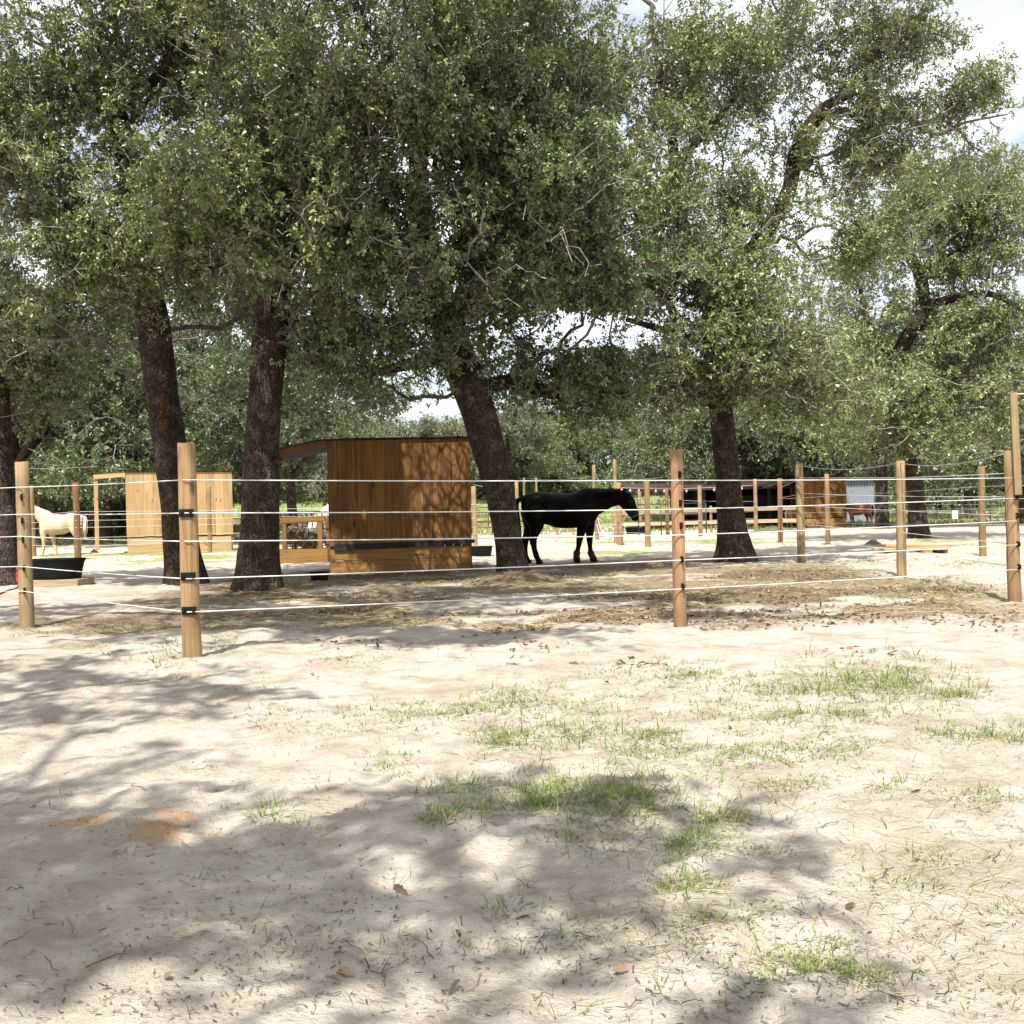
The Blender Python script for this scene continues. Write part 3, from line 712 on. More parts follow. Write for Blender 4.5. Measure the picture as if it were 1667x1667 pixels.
tree('oak_tree', 'stout upright oak with dark rough bark, nearest trunk left of the stained wooden shed',
     [L((420,960,D2,.29),(424,850,D2,.255),(427,740,D2,.235),(433,640,D2,.22),(441,540,D2-.1,.23),(449,450,D2-.2,.215),(458,340,D2-.3,.17),(478,220,D2-.4,.13),(480,80,D2-.5,.09)),
      L((447,470,D2-.2,.11),(500,400,D2-.8,.09),(590,330,D2-1.1,.06)), L((452,420,D2-.2,.1),(400,330,D2-.8,.08),(330,240,D2-1.1,.05)), L((478,230,D2-.4,.08),(560,150,D2-.8,.06),(640,90,D2-1,.04))],
     B(D2, [(350,330,-1.2,100,70,1.3,140),(450,350,-1.4,130,70,1.2,190),(470,140,-1.0,170,130,2.0,340),(590,270,-1.0,140,120,1.7,260),(600,80,-.6,150,110,1.8,220),(560,430,-.5,120,90,1.2,190),(540,560,0,70,50,1,60),(470,440,-1.2,80,45,.6,50),(520,-90,-.8,200,100,2,240),(420,220,-1.2,90,80,1.4,90)]),
     22, redness=0.25, bare=0.12, bare_blobs=B(D2, [(480,480,-1.5,60,60,.4,12),(530,330,-2.0,80,80,.5,22)]))
D3 = base_of(838, 940)
tree('oak_tree', 'dark leaning oak rising from a mulch mound between the stained shed and the black horse',
     [L((838,945,D3,.225),(828,880,D3,.205),(813,800,D3,.21),(795,730,D3,.23),(775,660,D3-.05,.25),(752,600,D3-.1,.26),(735,555,D3-.2,.25),(712,470,D3-.5,.20),(690,370,D3-.8,.16),(680,250,D3-1.1,.12),(690,110,D3-1.4,.08)),
      L((770,640,D3-.05,.13),(830,622,D3+.1,.11),(910,640,D3+.3,.09),(1000,612,D3+.4,.05)), L((745,580,D3-.1,.13),(680,590,D3-.2,.09),(600,610,D3-.3,.05)),
      L((730,540,D3-.2,.14),(800,450,D3-.6,.1),(880,360,D3-1,.06)), L((700,420,D3-.6,.1),(620,360,D3-1,.07),(560,330,D3-1.2,.04))],
     B(D3, [(700,190,-1.4,160,170,2.0,440),(690,420,-1.2,160,110,1.8,330),(850,330,-1.3,130,150,1.9,380),(880,450,-.9,115,60,1.7,220),(950,628,.3,80,18,.7,170),(830,600,.2,35,30,.6,36),(640,560,-.4,120,60,1.2,200),(1010,450,-.6,55,45,1.2,80),(870,110,-.6,120,100,1.9,220),(560,500,-.6,80,70,1.2,90),(760,-70,-1,180,100,2.2,220),(960,400,-.8,70,110,1.5,150),(950,220,-.6,60,110,1.5,110)]),
     33, leaf='leaf_live', dens=1.3, gaps=.27, bare=0.07, bare_blobs=B(D3, [(800,380,-2.9,130,100,.4,26)]))
D4 = base_of(1195, 916)
tree('oak_tree', 'broad oak with a straight flared grey brown trunk right of the reddish fence post',
     [L((1196,918,D4,.33),(1191,860,D4,.255),(1185,780,D4,.225),(1178,710,D4,.205),(1170,630,D4-.1,.2),(1162,540,D4-.2,.2),(1162,460,D4-.3,.19)),
      L((1162,465,D4-.3,.16),(1130,420,D4-.5,.13),(1102,330,D4-.8,.10),(1097,250,D4-1,.09),(1080,150,D4-1.2,.06),(1060,40,D4-1.3,.04)),
      L((1162,470,D4-.3,.17),(1215,420,D4,.15),(1280,320,D4+.3,.135),(1298,240,D4+.4,.125),(1338,178,D4+.4,.095),(1400,140,D4+.3,.08),(1440,70,D4,.05)),
      L((1097,262,D4-1,.07),(1150,215,D4-.8,.06),(1200,150,D4-.6,.05),(1240,60,D4-.4,.04)),
      L((1310,215,D4+.4,.085),(1365,180,D4+.8,.065),(1410,196,D4+.9,.055),(1460,182,D4+1,.05),(1520,218,D4+1.1,.035),(1570,200,D4+1.1,.025),(1640,186,D4+1.1,.015)),
      L((1165,540,D4-.2,.09),(1250,520,D4-1,.07),(1340,560,D4-1.5,.04)), L((1165,560,D4-.2,.08),(1090,540,D4-1,.06),(1020,520,D4-1.3,.04))],
     B(D4, [(1130,430,-1.2,120,80,1.6,240),(1040,330,-1.0,90,110,1.6,230),(1250,470,-1.4,130,80,1.7,270),(1180,590,-1.2,140,70,1.6,260),(1330,630,-1.0,80,90,1.3,190),(1105,570,-.8,60,80,1.4,160),(1230,350,-.4,90,60,1.4,110),
            (1080,130,-1.0,110,120,1.7,260),(1210,90,-.4,120,90,1.6,220),(1350,70,.3,120,70,1.6,210),(1470,80,.6,90,80,1.4,170),(1540,150,1.0,80,60,1.1,120),(1430,190,.5,120,45,1.2,120),(1300,230,.2,70,60,1.0,60),(1420,275,.3,90,50,1.3,130),(1510,260,.8,80,40,1.0,60),(1000,200,-.9,60,110,1.4,120),(1150,-80,-.6,160,80,1.6,140),(1180,300,-.2,60,40,1.0,40),(1400,400,.1,90,70,1.3,110)]),
     44, per=48, bare=0.13, gaps=.36, bare_blobs=B(D4, [(1600,190,1.0,60,50,.8,14),(1330,200,0,100,60,.8,24),(1130,230,-.5,80,60,.6,18)]), bias=0.26)
D6 = base_of(1495, 877)
tree('oak_tree', 'crooked oak with a twisting main limb, growing behind the lumber pile at right',
     [L((1496,880,D6,.28),(1492,820,D6,.235),(1484,740,D6,.22),(1466,660,D6,.22),(1458,600,D6-.2,.22),(1474,555,D6-.3,.2),(1500,510,D6-.4,.19),(1498,450,D6-.4,.17),(1474,405,D6-.5,.14),(1450,340,D6-.6,.1)),
      L((1500,500,D6-.4,.14),(1560,484,D6-.8,.11),(1610,478,D6-1,.09),(1667,505,D6-1.2,.06)), L((1462,590,D6-.2,.12),(1420,540,D6-.4,.09),(1400,470,D6-.5,.06)), L((1500,445,D6-.4,.1),(1560,410,D6-.6,.08),(1620,380,D6-.7,.04)),
      L((1470,660,D6,.1),(1530,620,D6-1,.07),(1600,610,D6-1.6,.04))],
     B(D6, [(1470,330,-.2,120,70,2.4,260),(1590,370,-.6,100,75,2.2,290),(1530,300,0,90,50,2,120),(1570,450,-.5,110,60,1.8,170),(1570,560,-.6,100,50,2.0,170),(1390,500,-.4,70,110,2.0,210),(1630,520,-1.0,60,70,1.8,110),(1470,690,-1.4,130,60,2.2,280),(1600,640,-.6,90,80,2.4,260),(1400,680,.2,80,70,2,140),(1650,300,.5,60,50,2,50)]),
     66, L0=0.10, per=46, csize=.62, per_clump=16, step=0.4, bare=0.10, spread=0.45, bare_blobs=B(D6, [(1440,720,-2.2,120,50,.8,26),(1630,410,-1,50,80,1.0,16)]))
D0 = base_of(8, 952)
tree('oak_tree', 'dark oak trunk cut by the left edge of the photo, beside the black tub',
     [L((6,955,D0,.25),(4,850,D0,.21),(-2,740,D0,.2),(-8,620,D0-.1,.18),(-20,480,D0-.3,.15),(-40,300,D0-.6,.1)), L((-8,600,D0,.08),(40,520,D0-.2,.06),(110,480,D0-.4,.03))],
     B(D0, [(-60,420,-.6,150,110,1.8,200),(20,590,.4,120,70,1.5,200),(-60,200,-1,150,130,2,160)]), 77, redness=0.3, bare=0.1)
def PL(x, y, z): return np.array([x+.042*z, y+.215*z, z*.65])
# the oak behind the photographer that shades the near sand (its shadow is what the photo shows)
tree('oak_tree', 'tall oak behind the camera that throws dappled shade on the near sand',
     [[(PL(-3.6,-6.2,0),.3),(PL(-3.5,-6,2.5),.25),(PL(-3.2,-5.4,5),.22),(PL(-2.8,-4.6,7.5),.17),(PL(-2.4,-3.8,10),.12)],
      [(PL(-3.2,-5.4,5),.12),(PL(-2.0,-4.4,7),.09),(PL(-.6,-3.4,8.6),.05)]],
     [(PL(-3.5,-3.7,9.4),1.5,0.9,.9,130),(PL(-2.4,-3.2,9.2),1.0,.8,.8,84),(PL(-4.0,-4.2,10.4),1.7,1.0,.9,110),(PL(-1.4,-2.9,8.8),.65,.35,.5,20),(PL(-4.4,-1.3,9.6),1.5,.5,.5,44),(PL(-3.7,-0.4,9.8),1.5,.6,.4,46),(PL(-5.0,0.3,9.8),1.2,.5,.4,34)],
     88, step=0.35, per=48, L0=0.085, gaps=.34, gscale=.42, per_clump=9, csize=.4, dens=1.5)

# the oak just outside the left edge whose high limbs shade the front of the paddock
tree('oak_tree', 'oak outside the left edge of the photo, its high limbs shading the fence corner',
     [[(P3(-8.2,6.5,0),.32),(P3(-8.1,6.5,2.5),.27),(P3(-7.8,6.6,4.6),.24),(P3(-7.2,6.8,6.4),.18),(P3(-6.6,6.9,8),.12)],
      [(P3(-7.7,6.65,4.9),.15),(P3(-6,7.2,6.4),.12),(P3(-4,7.6,6.9),.1),(P3(-2,7.6,7.0),.08),(P3(-.4,7.6,6.9),.05)],
      [(P3(-7.3,6.8,6.2),.12),(P3(-5.2,6.2,7.1),.09),(P3(-2.8,5.4,6.9),.05)], [(P3(-6,7.2,6.4),.09),(P3(-3.6,9,7.4),.07),(P3(-1,10.3,7.7),.04)]],
     [(P3(-4.9,8.6,6.6),2.0,1.9,.8,170),(P3(-6.3,6.8,6.8),1.6,1.5,.7,110), (P3(-2.9,7.2,6.2),1.8,1.8,.8,200),(P3(-2.3,5.4,6.0),1.5,1.2,.7,90), (P3(-.5,7.6,6.5),1.9,1.9,.8,190),(P3(-.9,10.5,7.2),1.8,1.6,.8,130), (P3(-3.2,4.1,6.2),1.2,1.0,.5,90), (P3(-1.5,4.5,6.3),1.2,.9,.5,90), (P3(.4,5.6,6.5),1.1,1.0,.5,80)],
     99, bare=.08, gaps=.30, step=.35, minz=4.2)

# generic background oaks, copied
def generic(name, label, seed, h, rad, leaf, n, L0, per, r_trunk, group, lean=0.3, spread=0.6, low=0.3, zmin=1.7):
    rg = np.random.default_rng(seed)
    th = h*low
    lm = [[(P3(0,0,0), r_trunk), (P3(.05,0,th*.5), r_trunk*.85), (P3(lean*.4,0,th), r_trunk*.8), (P3(lean,.2,h*.55), r_trunk*.55), (P3(lean*.6,0,h*.8), r_trunk*.3)]]
    bl = []
    for k in range(5):
        a = k*1.256+rg.uniform(0, .7); rr = rad*rg.uniform(.5, .72); zz = h*rg.uniform(low+.1, low+.35)
        e = P3(math.cos(a)*rr, math.sin(a)*rr, zz)
        lm.append([(P3(lean*.4,0,th*.98), r_trunk*.5), (P3(e[0]*.5+rg.normal(0,.2), e[1]*.5, th+(zz-th)*.45), r_trunk*.36), (e, r_trunk*.16)])
        bl.append((e, rad*.48, rad*.48, h*.19, n//8))
        if low < .04: bl.append((P3(e[0]*1.1, e[1]*1.1, h*.12), rad*.5, rad*.5, h*.1, n//7))
    for k in range(4):
        a = k*1.57+rg.uniform(0, 1); bl.append((P3(math.cos(a)*rad*.32, math.sin(a)*rad*.32, h*rg.uniform(.66, .86)), rad*.48, rad*.48, h*.17, n//9))
    return tree(name, label, lm, bl, seed, leaf=leaf, L0=L0, per=per, step=0.55, r0=0.008, spread=spread, group=group, minz=th*.7, bare=.06, zmin=zmin, gaps=0.28, gscale=.9, csize=.75, per_clump=13, dens=1.1)
def dup(root, loc, rz, s, label, group=None):
    r = root.copy(); COL.objects.link(r); r.location = loc; r.rotation_euler[2] = rz; r.scale = (s*random.uniform(.93, 1.1), s*random.uniform(.93, 1.1), s)
    r['label'] = label
    if group: r['group'] = group
    elif 'group' in r: del r['group']
    for ch in list(root.children):
        c = ch.copy(); COL.objects.link(c); c.parent = r
    return r
GB = 'oaks behind the paddocks'; GF = 'far tree line beyond the pasture'
ga = generic('oak_tree', 'x', 101, 9.0, 4.6, 'leaf_shaded', 620, 0.15, 48, .24, GB)
gb = generic('oak_tree', 'x', 102, 8.0, 4.4, 'leaf_far', 560, 0.16, 48, .22, GB, low=.2)
gc = generic('oak_tree', 'x', 103, 8.5, 5.0, 'leaf_shaded', 600, 0.16, 48, .25, GB, low=.16, lean=-.4)
gd = generic('bushy_oak', 'x', 104, 6.0, 4.0, 'leaf_live', 520, 0.17, 48, .18, GB, low=.02, lean=.1, zmin=.25)
protos = {'a': ga, 'b': gb, 'c': gc, 'd': gd}; used = set()
def put(kind, x, D, rz, s, label, group=None, X=None):
    p = at(x, 850, D); loc = (p[0] if X is None else X, D, float(terrain(p[0], D))-0.05)
    pr = protos[kind]
    if kind in used: return dup(pr, loc, rz, s, label, group)
    used.add(kind); pr.location = loc; pr.rotation_euler[2] = rz; pr.scale = (s, s, s); pr['label'] = label
    if group: pr['group'] = group
    elif 'group' in pr: del pr['group']
    return pr
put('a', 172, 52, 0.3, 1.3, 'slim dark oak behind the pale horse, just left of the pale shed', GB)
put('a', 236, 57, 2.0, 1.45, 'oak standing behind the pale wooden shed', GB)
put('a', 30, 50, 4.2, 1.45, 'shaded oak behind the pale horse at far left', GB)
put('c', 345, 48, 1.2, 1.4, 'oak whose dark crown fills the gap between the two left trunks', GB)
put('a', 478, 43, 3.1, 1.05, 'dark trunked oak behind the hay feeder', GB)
put('d', 120, 62, 1.0, 1.3, 'bushy dark oak at the left end of the pasture edge', GB)
put('c', 300, 60, 4.0, 1.15, 'broad oak far behind the pale shed', GB)
put('b', 560, 62, 0.7, .95, 'greyish oak seen over the roof of the stained shed', GB)
put('b', 430, 70, 2.7, 1.2, 'pale oak seen between trunks left of the stained shed', GB)
for i, (x, D, k, s) in enumerate([(640,92,'b',1.05),(710,86,'b',1.0),(775,95,'d',1.35),(835,84,'b',1.15),(885,92,'b',.95),(940,90,'d',1.1),(1000,98,'b',1.0),(520,95,'b',1.1),(-40,88,'c',1.2),(220,92,'d',1.4),(400,95,'b',1.1),(1700,100,'c',1.1),(1130,95,'c',1.1),(1250,98,'a',1.1)]):
    put(k, x, D, i*1.1, s, 'distant oak in the tree line beyond the green pasture', GF)
put('c', 1150, 60, 0.4, 1.1, 'grey green oak behind the left end of the long dark barn', GB)
for i in range(17):
    put('d', -120+i*118+random.uniform(-25, 25), random.uniform(101, 116), i*.9, random.uniform(1.2, 1.7), 'low bushy oak closing the far edge of the pasture', 'bushy oaks along the far pasture edge')
put('b', 1215, 64, 2.2, 1.35, 'pale leaved oak behind the reddish middle fence post', GB)
put('a', 1437, 46.5, 1.4, 1.2, 'oak with a thick dark trunk standing beside the brown horse', GB)
put('c', 1330, 62, 5.1, 1.4, 'tall oak rising behind the dappled far shed', GB)
put('d', 1250, 68, 3.3, 1.3, 'bushy oak rising behind the dark barn', GB)
put('a', 1580, 58, 2.5, 1.15, 'oak at the pasture edge behind the white sign', GB)
put('c', 1660, 46, 0.9, 1.05, 'dense oak behind the tall right corner post', GB)
put('d', 1540, 75, 0.2, 1.1, 'low bushy oak in the pasture right of the twin trunks', GB)
put('d', 1640, 84, 1.9, 1.2, 'rounded oak far out in the pasture at right', GB)

# ------------------------------------------------------------------ fence posts and strands
def post_mesh(r, h, seed, tilt=(0, 0), square=False):
    mb = MB(); rg = np.random.default_rng(seed); n = 14; rows = 9
    if square:
        V = []; 
    V = []; Fs = []
    jit = 1+rg.normal(0, .018, (rows, n))
    for i in range(rows):
        t = i/(rows-1); z = -0.15 + (h+0.15)*t
        rr = r*(1.04-0.08*t)
        cx, cy = tilt[0]*z + rg.normal(0, r*.03), tilt[1]*z
        for k in range(n):
            an = 2*math.pi*k/n
            V.append((cx+math.cos(an)*rr*jit[i, k], cy+math.sin(an)*rr*jit[i, k], z + (rg.normal(0, .002) if i == rows-1 else 0)))
    for i in range(rows-1):
        for k in range(n): Fs.append((i*n+k, i*n+(k+1) % n, (i+1)*n+(k+1) % n, (i+1)*n+k))
    # slightly domed, chamfered top
    top = (rows-1)*n; b = len(V)
    for k in range(n):
        v = V[top+k]; c = (tilt[0]*h, tilt[1]*h)
        V.append((c[0]+(v[0]-c[0])*.9, c[1]+(v[1]-c[1])*.9, v[2]+r*.1))
    for k in range(n): Fs.append((top+k, top+(k+1) % n, b+(k+1) % n, b+k))
    Fs.append(tuple(range(b, b+n)))
    mb.add(V, Fs, rg.uniform()); return mb
POSTS = {}
def fence_post(key, x, ytop, ybase, wpx, mat, label, group, ins=(), side=1, corner=False):
    D = depth(x, ybase); p = at(x, ybase, D); q = at(x, ytop, D); h = q[2]; r = wpx/F*D/2
    root = empty('fence_post', (p[0], D, 0)); tag(root, label, 'fence post', group)
    seed = int(x*7+ybase) % 1000
    tl = (random.uniform(-.012, .012), random.uniform(-.012, .012))
    me = post_mesh(r, h, seed, tl).build('shaft', M[mat], root, smooth=True)
    b = me.modifiers.new('edges', 'EDGE_SPLIT'); b.split_angle = R(50)
    POSTS[key] = (np.array([p[0], D, 0.0]), r, h)
    for z in ins:
        mb = MB(); cx, cy = tl[0]*z, tl[1]*z
        if corner:
            V = []; Fs = []; n = 10; hh = .026
            a0, a1 = R(232), R(318)      # a curved plate hugging the front of the post
            for ring, (rr, zz) in enumerate(((r*1.02, -hh), (r*1.16, -hh), (r*1.16, hh), (r*1.02, hh))):
                for k in range(n): a = a0+(a1-a0)*k/(n-1); V.append((cx+math.cos(a)*rr, cy+math.sin(a)*rr, z+zz))
            for k in range(n-1):
                for ring in range(4): Fs.append((ring*n+k, ring*n+k+1, ((ring+1) % 4)*n+k+1, ((ring+1) % 4)*n+k))
            Fs.append((0, n, 2*n, 3*n)); Fs.append((3*n+n-1, 2*n+n-1, n+n-1, n-1))
            mb.add(V, Fs)
            for ang in (250, 300): 
                a = R(ang); mb.tube([(cx+math.cos(a)*r*1.1, cy+math.sin(a)*r*1.1, z), (cx+math.cos(a)*r*1.34, cy+math.sin(a)*r*1.34, z)], [.012, .010], 8)
        else:
            a = R(285) if side > 0 else R(255)
            c0, s0 = math.cos(a), math.sin(a)
            mb.box((cx+c0*r*1.02, cy+s0*r*1.02, z), (.018, .022, .052), rz=a+1.57)
            mb.tube([(cx+c0*r*1.0, cy+s0*r*1.0, z), (cx+c0*(r+.035), cy+s0*(r+.035), z)], [.010, .008], 8)
            mb.tube([(cx+c0*(r+.03), cy+s0*(r+.03), z-.02), (cx+c0*(r+.03), cy+s0*(r+.03), z+.02)], .006, 6)
        mb.build('insulator', M['black_plastic'], root)
    return root
ZS = [1.165, 0.95, 0.78, 0.525, 0.32]      # strand heights
GP = 'posts of the front fence'; GQ = 'posts of the side and back fences'
fence_post('P0', 44, 753, 1018, 22, 'post_pale', 'leftmost round wooden post of the front fence, mossy tan and slightly stained', GP, ZS[:], 1)
fence_post('P1', 313, 723, 1075, 30, 'post', 'thickest round fence post at left, with three black corner insulators on its front', GP, (0.95, 0.545, 0.325), 1, True)
fence_post('P2', 1108, 733, 1023, 21, 'post_red', 'reddish round fence post in the middle of the front fence, with small black clips', GP, ZS, 1)
p3 = fence_post('P3', 1652, 735, 980, 20, 'post', 'tall right corner fence post with a pale board screwed on to raise it', GP, ZS, 1)
def ext():
    b, r, h = POSTS['P3']; mb = MB(); D = b[1]
    p = at(1653.5, 806, D-.08); q = at(1646, 640, D-.08)
    mb.bar((p[0]-b[0]+.015, -r-.035, p[2]), (q[0]-b[0]+.015, -r-.03, q[2]), .062, .06)
    mb.build('extension_board', M['post_pale'], p3, bevel=.004)
ext()
for key, x, yt, yb, w, m, lab in [
    ('R1', 1468, 751, 940, 15, 'post_pale', 'cracked pale fence post in front of the lumber pile'),
    ('R2', 1305, 755, 915, 13, 'post_pale', 'gnarled grey brown fence post overlapping the dappled far shed'),
    ('R3', 1348, 772, 887, 8, 'post', 'thin brown fence post in front of the dappled far shed'),
    ('R4', 1271, 779, 882, 8, 'post_dark', 'dark brown fence post left of the dappled far shed'),
    ('R5', 1600, 760, 905, 11, 'post', 'plain tan fence post standing alone right of the lumber pile'),
    ('K6', 1231, 780, 866, 6, 'post_pale', 'thin bright fence post beside the broad oak, in front of the dark barn'),
    ('K5', 1141, 791, 873, 7, 'post_pale', 'pale fence post between the reddish post and the broad oak'),
    ('K4', 1087, 795, 871, 6, 'post_dark', 'dark fence post half hidden behind the reddish front post'),
    ('K3', 1055, 784, 890, 9, 'post', 'tan fence post just right of the black horse\'s nose'),
    ('K7', 1043, 801, 869, 6, 'post', 'small weathered post close beside the black horse\'s muzzle'),
    ('K2', 1010, 786, 887, 9, 'post', 'orange tan fence post under the black horse\'s neck'),
    ('K8', 1003, 748, 884, 6, 'post_pale', 'tall slim pole rising above the black horse\'s neck'),
    ('K9', 968, 757, 868, 6, 'post_pale', 'tall pole rising behind the black horse\'s withers'),
    ('K1', 774, 792, 888, 8, 'post_pale', 'pale fence post at the right edge of the stained shed'),
    ('K10', 843, 783, 884, 6, 'post', 'fence post between the mulch mound oak and the black horse\'s rump'),
    ('F1', 854, 778, 862, 4, 'post_pale', 'left one of two far thin posts above the black horse\'s rump'),
    ('F2', 875, 778, 862, 4, 'post_pale', 'right one of two far thin posts above the black horse\'s rump'),
    ('F3', 881, 806, 871, 4, 'post', 'far post seen under the black horse\'s flank'),
    ('F4', 907, 806, 871, 4, 'post', 'far post seen under the middle of the black horse\'s belly'),
    ('F5', 934, 806, 871, 4, 'post', 'far post seen just behind the black horse\'s front legs'),
    ('F6', 972, 838, 878, 6, 'post_red', 'short stub post in front of the black horse\'s chest'),
    ('L1', 127, 786, 911, 10, 'post_dark', 'brown fence post in front of the pale horse\'s hindquarters'),
    ('L2', 55, 791, 906, 8, 'post', 'tan fence post hiding the pale horse\'s head'),
    ('L3', 342, 792, 900, 7, 'post', 'fence post in front of the pale shed\'s right end'),
    ('L4', 66, 806, 889, 6, 'post_dark', 'reddish dark post behind the pale horse\'s neck'),
    ('L5', 531, 800, 872, 5, 'post_dark', 'dark post behind the white horse\'s neck')]:
    fence_post(key, x, yt, yb, w, m, lab, GQ)

def sag_line(pts, sag, n=6):
    out = []
    for a, b in zip(pts[:-1], pts[1:]):
        a, b = np.array(a), np.array(b); d = np.linalg.norm(b-a)
        for k in range(n):
            t = k/n; p = a*(1-t)+b*t; p[2] -= sag*d*4*t*(1-t); out.append(p)
    out.append(np.array(pts[-1])); return out
def strand(pts, r, label, group, mat='wire', sag=0.0006, cat_='fence wire', name='fence_strand', n=6):
    mb = MB(); mb.tube(sag_line(pts, sag, n), r, 6)
    o = mb.build(name, M[mat], smooth=True); tag(o, label, cat_, group); return o
def pp(key, z, dx=0, dy=0):
    b, r, h = POSTS[key]; return (b[0]+dx, b[1]-r-.012+dy, z)
ORD = ['topmost', 'second', 'third', 'fourth', 'lowest']
off_left = np.array([-9.5, 10.6, 0])
for i, z in enumerate(ZS):
    z1 = (1.165, .95, .775, .545, .325)[i]
    yy1 = (781, 835, 881, 942, 996)[i]; z1 = at(313, yy1, POSTS['P1'][0][1]-.06)[2]
    yy2 = (782, 829, 871, 912, 959)[i]; z2 = at(1108, yy2, POSTS['P2'][0][1]-.06)[2]
    yy3 = (778, 811, 848, 887, 927)[i]; z3 = at(1655, yy3, POSTS['P3'][0][1]-.06)[2]
    yy0 = (793, 837, 873, 922, 962)[i]; z0 = at(44, yy0, POSTS['P0'][0][1]-.06)[2]
    strand([(off_left[0], off_left[1], z0-.02), pp('P0', z0), pp('P1', z1), pp('P2', z2), pp('P3', z3)], 0.0039,
           ORD[i]+' white rope strand of the front fence' + (', at eye level of the horses' if i == 1 else ', running across all the front posts' if i else ', just under the post tops'), 'strands of the front fence', sag=.0016)
for i, z in enumerate(ZS):
    h = lambda k: z*POSTS[k][2]/1.36
    strand([pp('P3', z), pp('R1', h('R1')), pp('R2', h('R2')), pp('R4', h('R4'))], 0.0036, ORD[i]+' strand of the right side fence running back from the tall corner post', 'strands of the right side fence', 'wire', .001)
    seq = ['L2', 'L1', 'L3', 'K1', 'K10', 'K2', 'K3', 'K5', 'K6']
    zz = lambda k: z*min(POSTS[k][2], 1.62)/1.42
    b0 = POSTS['L2'][0]
    strand([(b0[0]-6, b0[1]+.2, z)]+[pp(k, zz(k)) for k in seq], 0.005, ORD[i]+' strand of the back fence passing behind the horses and the stained shed', 'strands of the back fence', 'wire', .0008)
for i, z in enumerate(ZS[:4]):
    b = POSTS['R5'][0]
    strand([pp('R4', z*1.05), pp('R3', z*1.05), pp('R5', z*1.05), (b[0]+5, b[1]-2.2, z)], 0.0042, ORD[i]+' thin grey wire of the fence behind the lumber pile', 'wires behind the lumber pile', 'steel_wire', .001)

# slack light cable with bulbs from post top to post top on the right
def light_cable(name, label, pts, sag, nb, r=.005, br=.014):
    root = empty(name, tuple(pts[0])); tag(root, label, 'string lights', 'string lights')
    o0 = np.array(pts[0]); ln = sag_line(pts, sag, 12); mb = MB(); mb.tube([p-o0 for p in ln], r, 5); mb.build('cable', M['steel_wire'], root, smooth=True)
    for k in range(nb):
        p = ln[int((k+.5)*len(ln)/nb)]-o0; m2 = MB()
        secs = [((p[0], p[1], p[2]-r-.5*br), .35), ((p[0], p[1], p[2]-1.2*br), .45), ((p[0], p[1], p[2]-2.0*br), 1), ((p[0], p[1], p[2]-2.9*br), .95), ((p[0], p[1], p[2]-3.5*br), .35)]
        m2.loft([(c, (s*br, 0, 0), (0, s*br, 0)) for c, s in secs], 8); m2.build('bulb', M['bulb'], root, smooth=True)
def top(k, dz=0.0): b, r, h = POSTS[k]; return np.array([b[0], b[1], h+dz])
light_cable('string_lights', 'slack grey cable with clear bulbs hung between the right fence post tops', [top('R2', -.02), top('R1', -.02), top('P3', -.02)+np.array([-.05, .05, 0])], .018, 5)
light_cable('string_lights', 'row of small clear bulbs strung under the red barn roof', [at(1012, 794, 47), at(1095, 796, 47.5), at(1230, 790, 47.5)], .004, 13, .012, .05)
light_cable('string_lights', 'slack cable with bulbs slung between the two tall poles above the black horse', [top('K9', -.03), top('K8', -.03)], .04, 4, .008, .03)
strand([top('K1', .05), top('F1', .02), top('K9', -.55), top('K8', -.6), at(1080, 776, 40)], .008, 'slack grey overhead wire above the black horse', 'overhead wires', 'steel_wire', .008)
strand([at(20, 762, 30), at(158, 759, 33), at(210, 764, 34)], .008, 'slack grey overhead wire left of the pale shed', 'overhead wires', 'steel_wire', .012)
ex = at(1649, 640, POSTS['P3'][0][1]-.08)
strand([(ex[0]+.02, ex[1], ex[2]-.01), (ex[0]+2.5, ex[1]-.3, ex[2]+.03)], .006, 'thin pale wire leaving the top of the tall board at right', 'overhead wires', 'wire', .004)

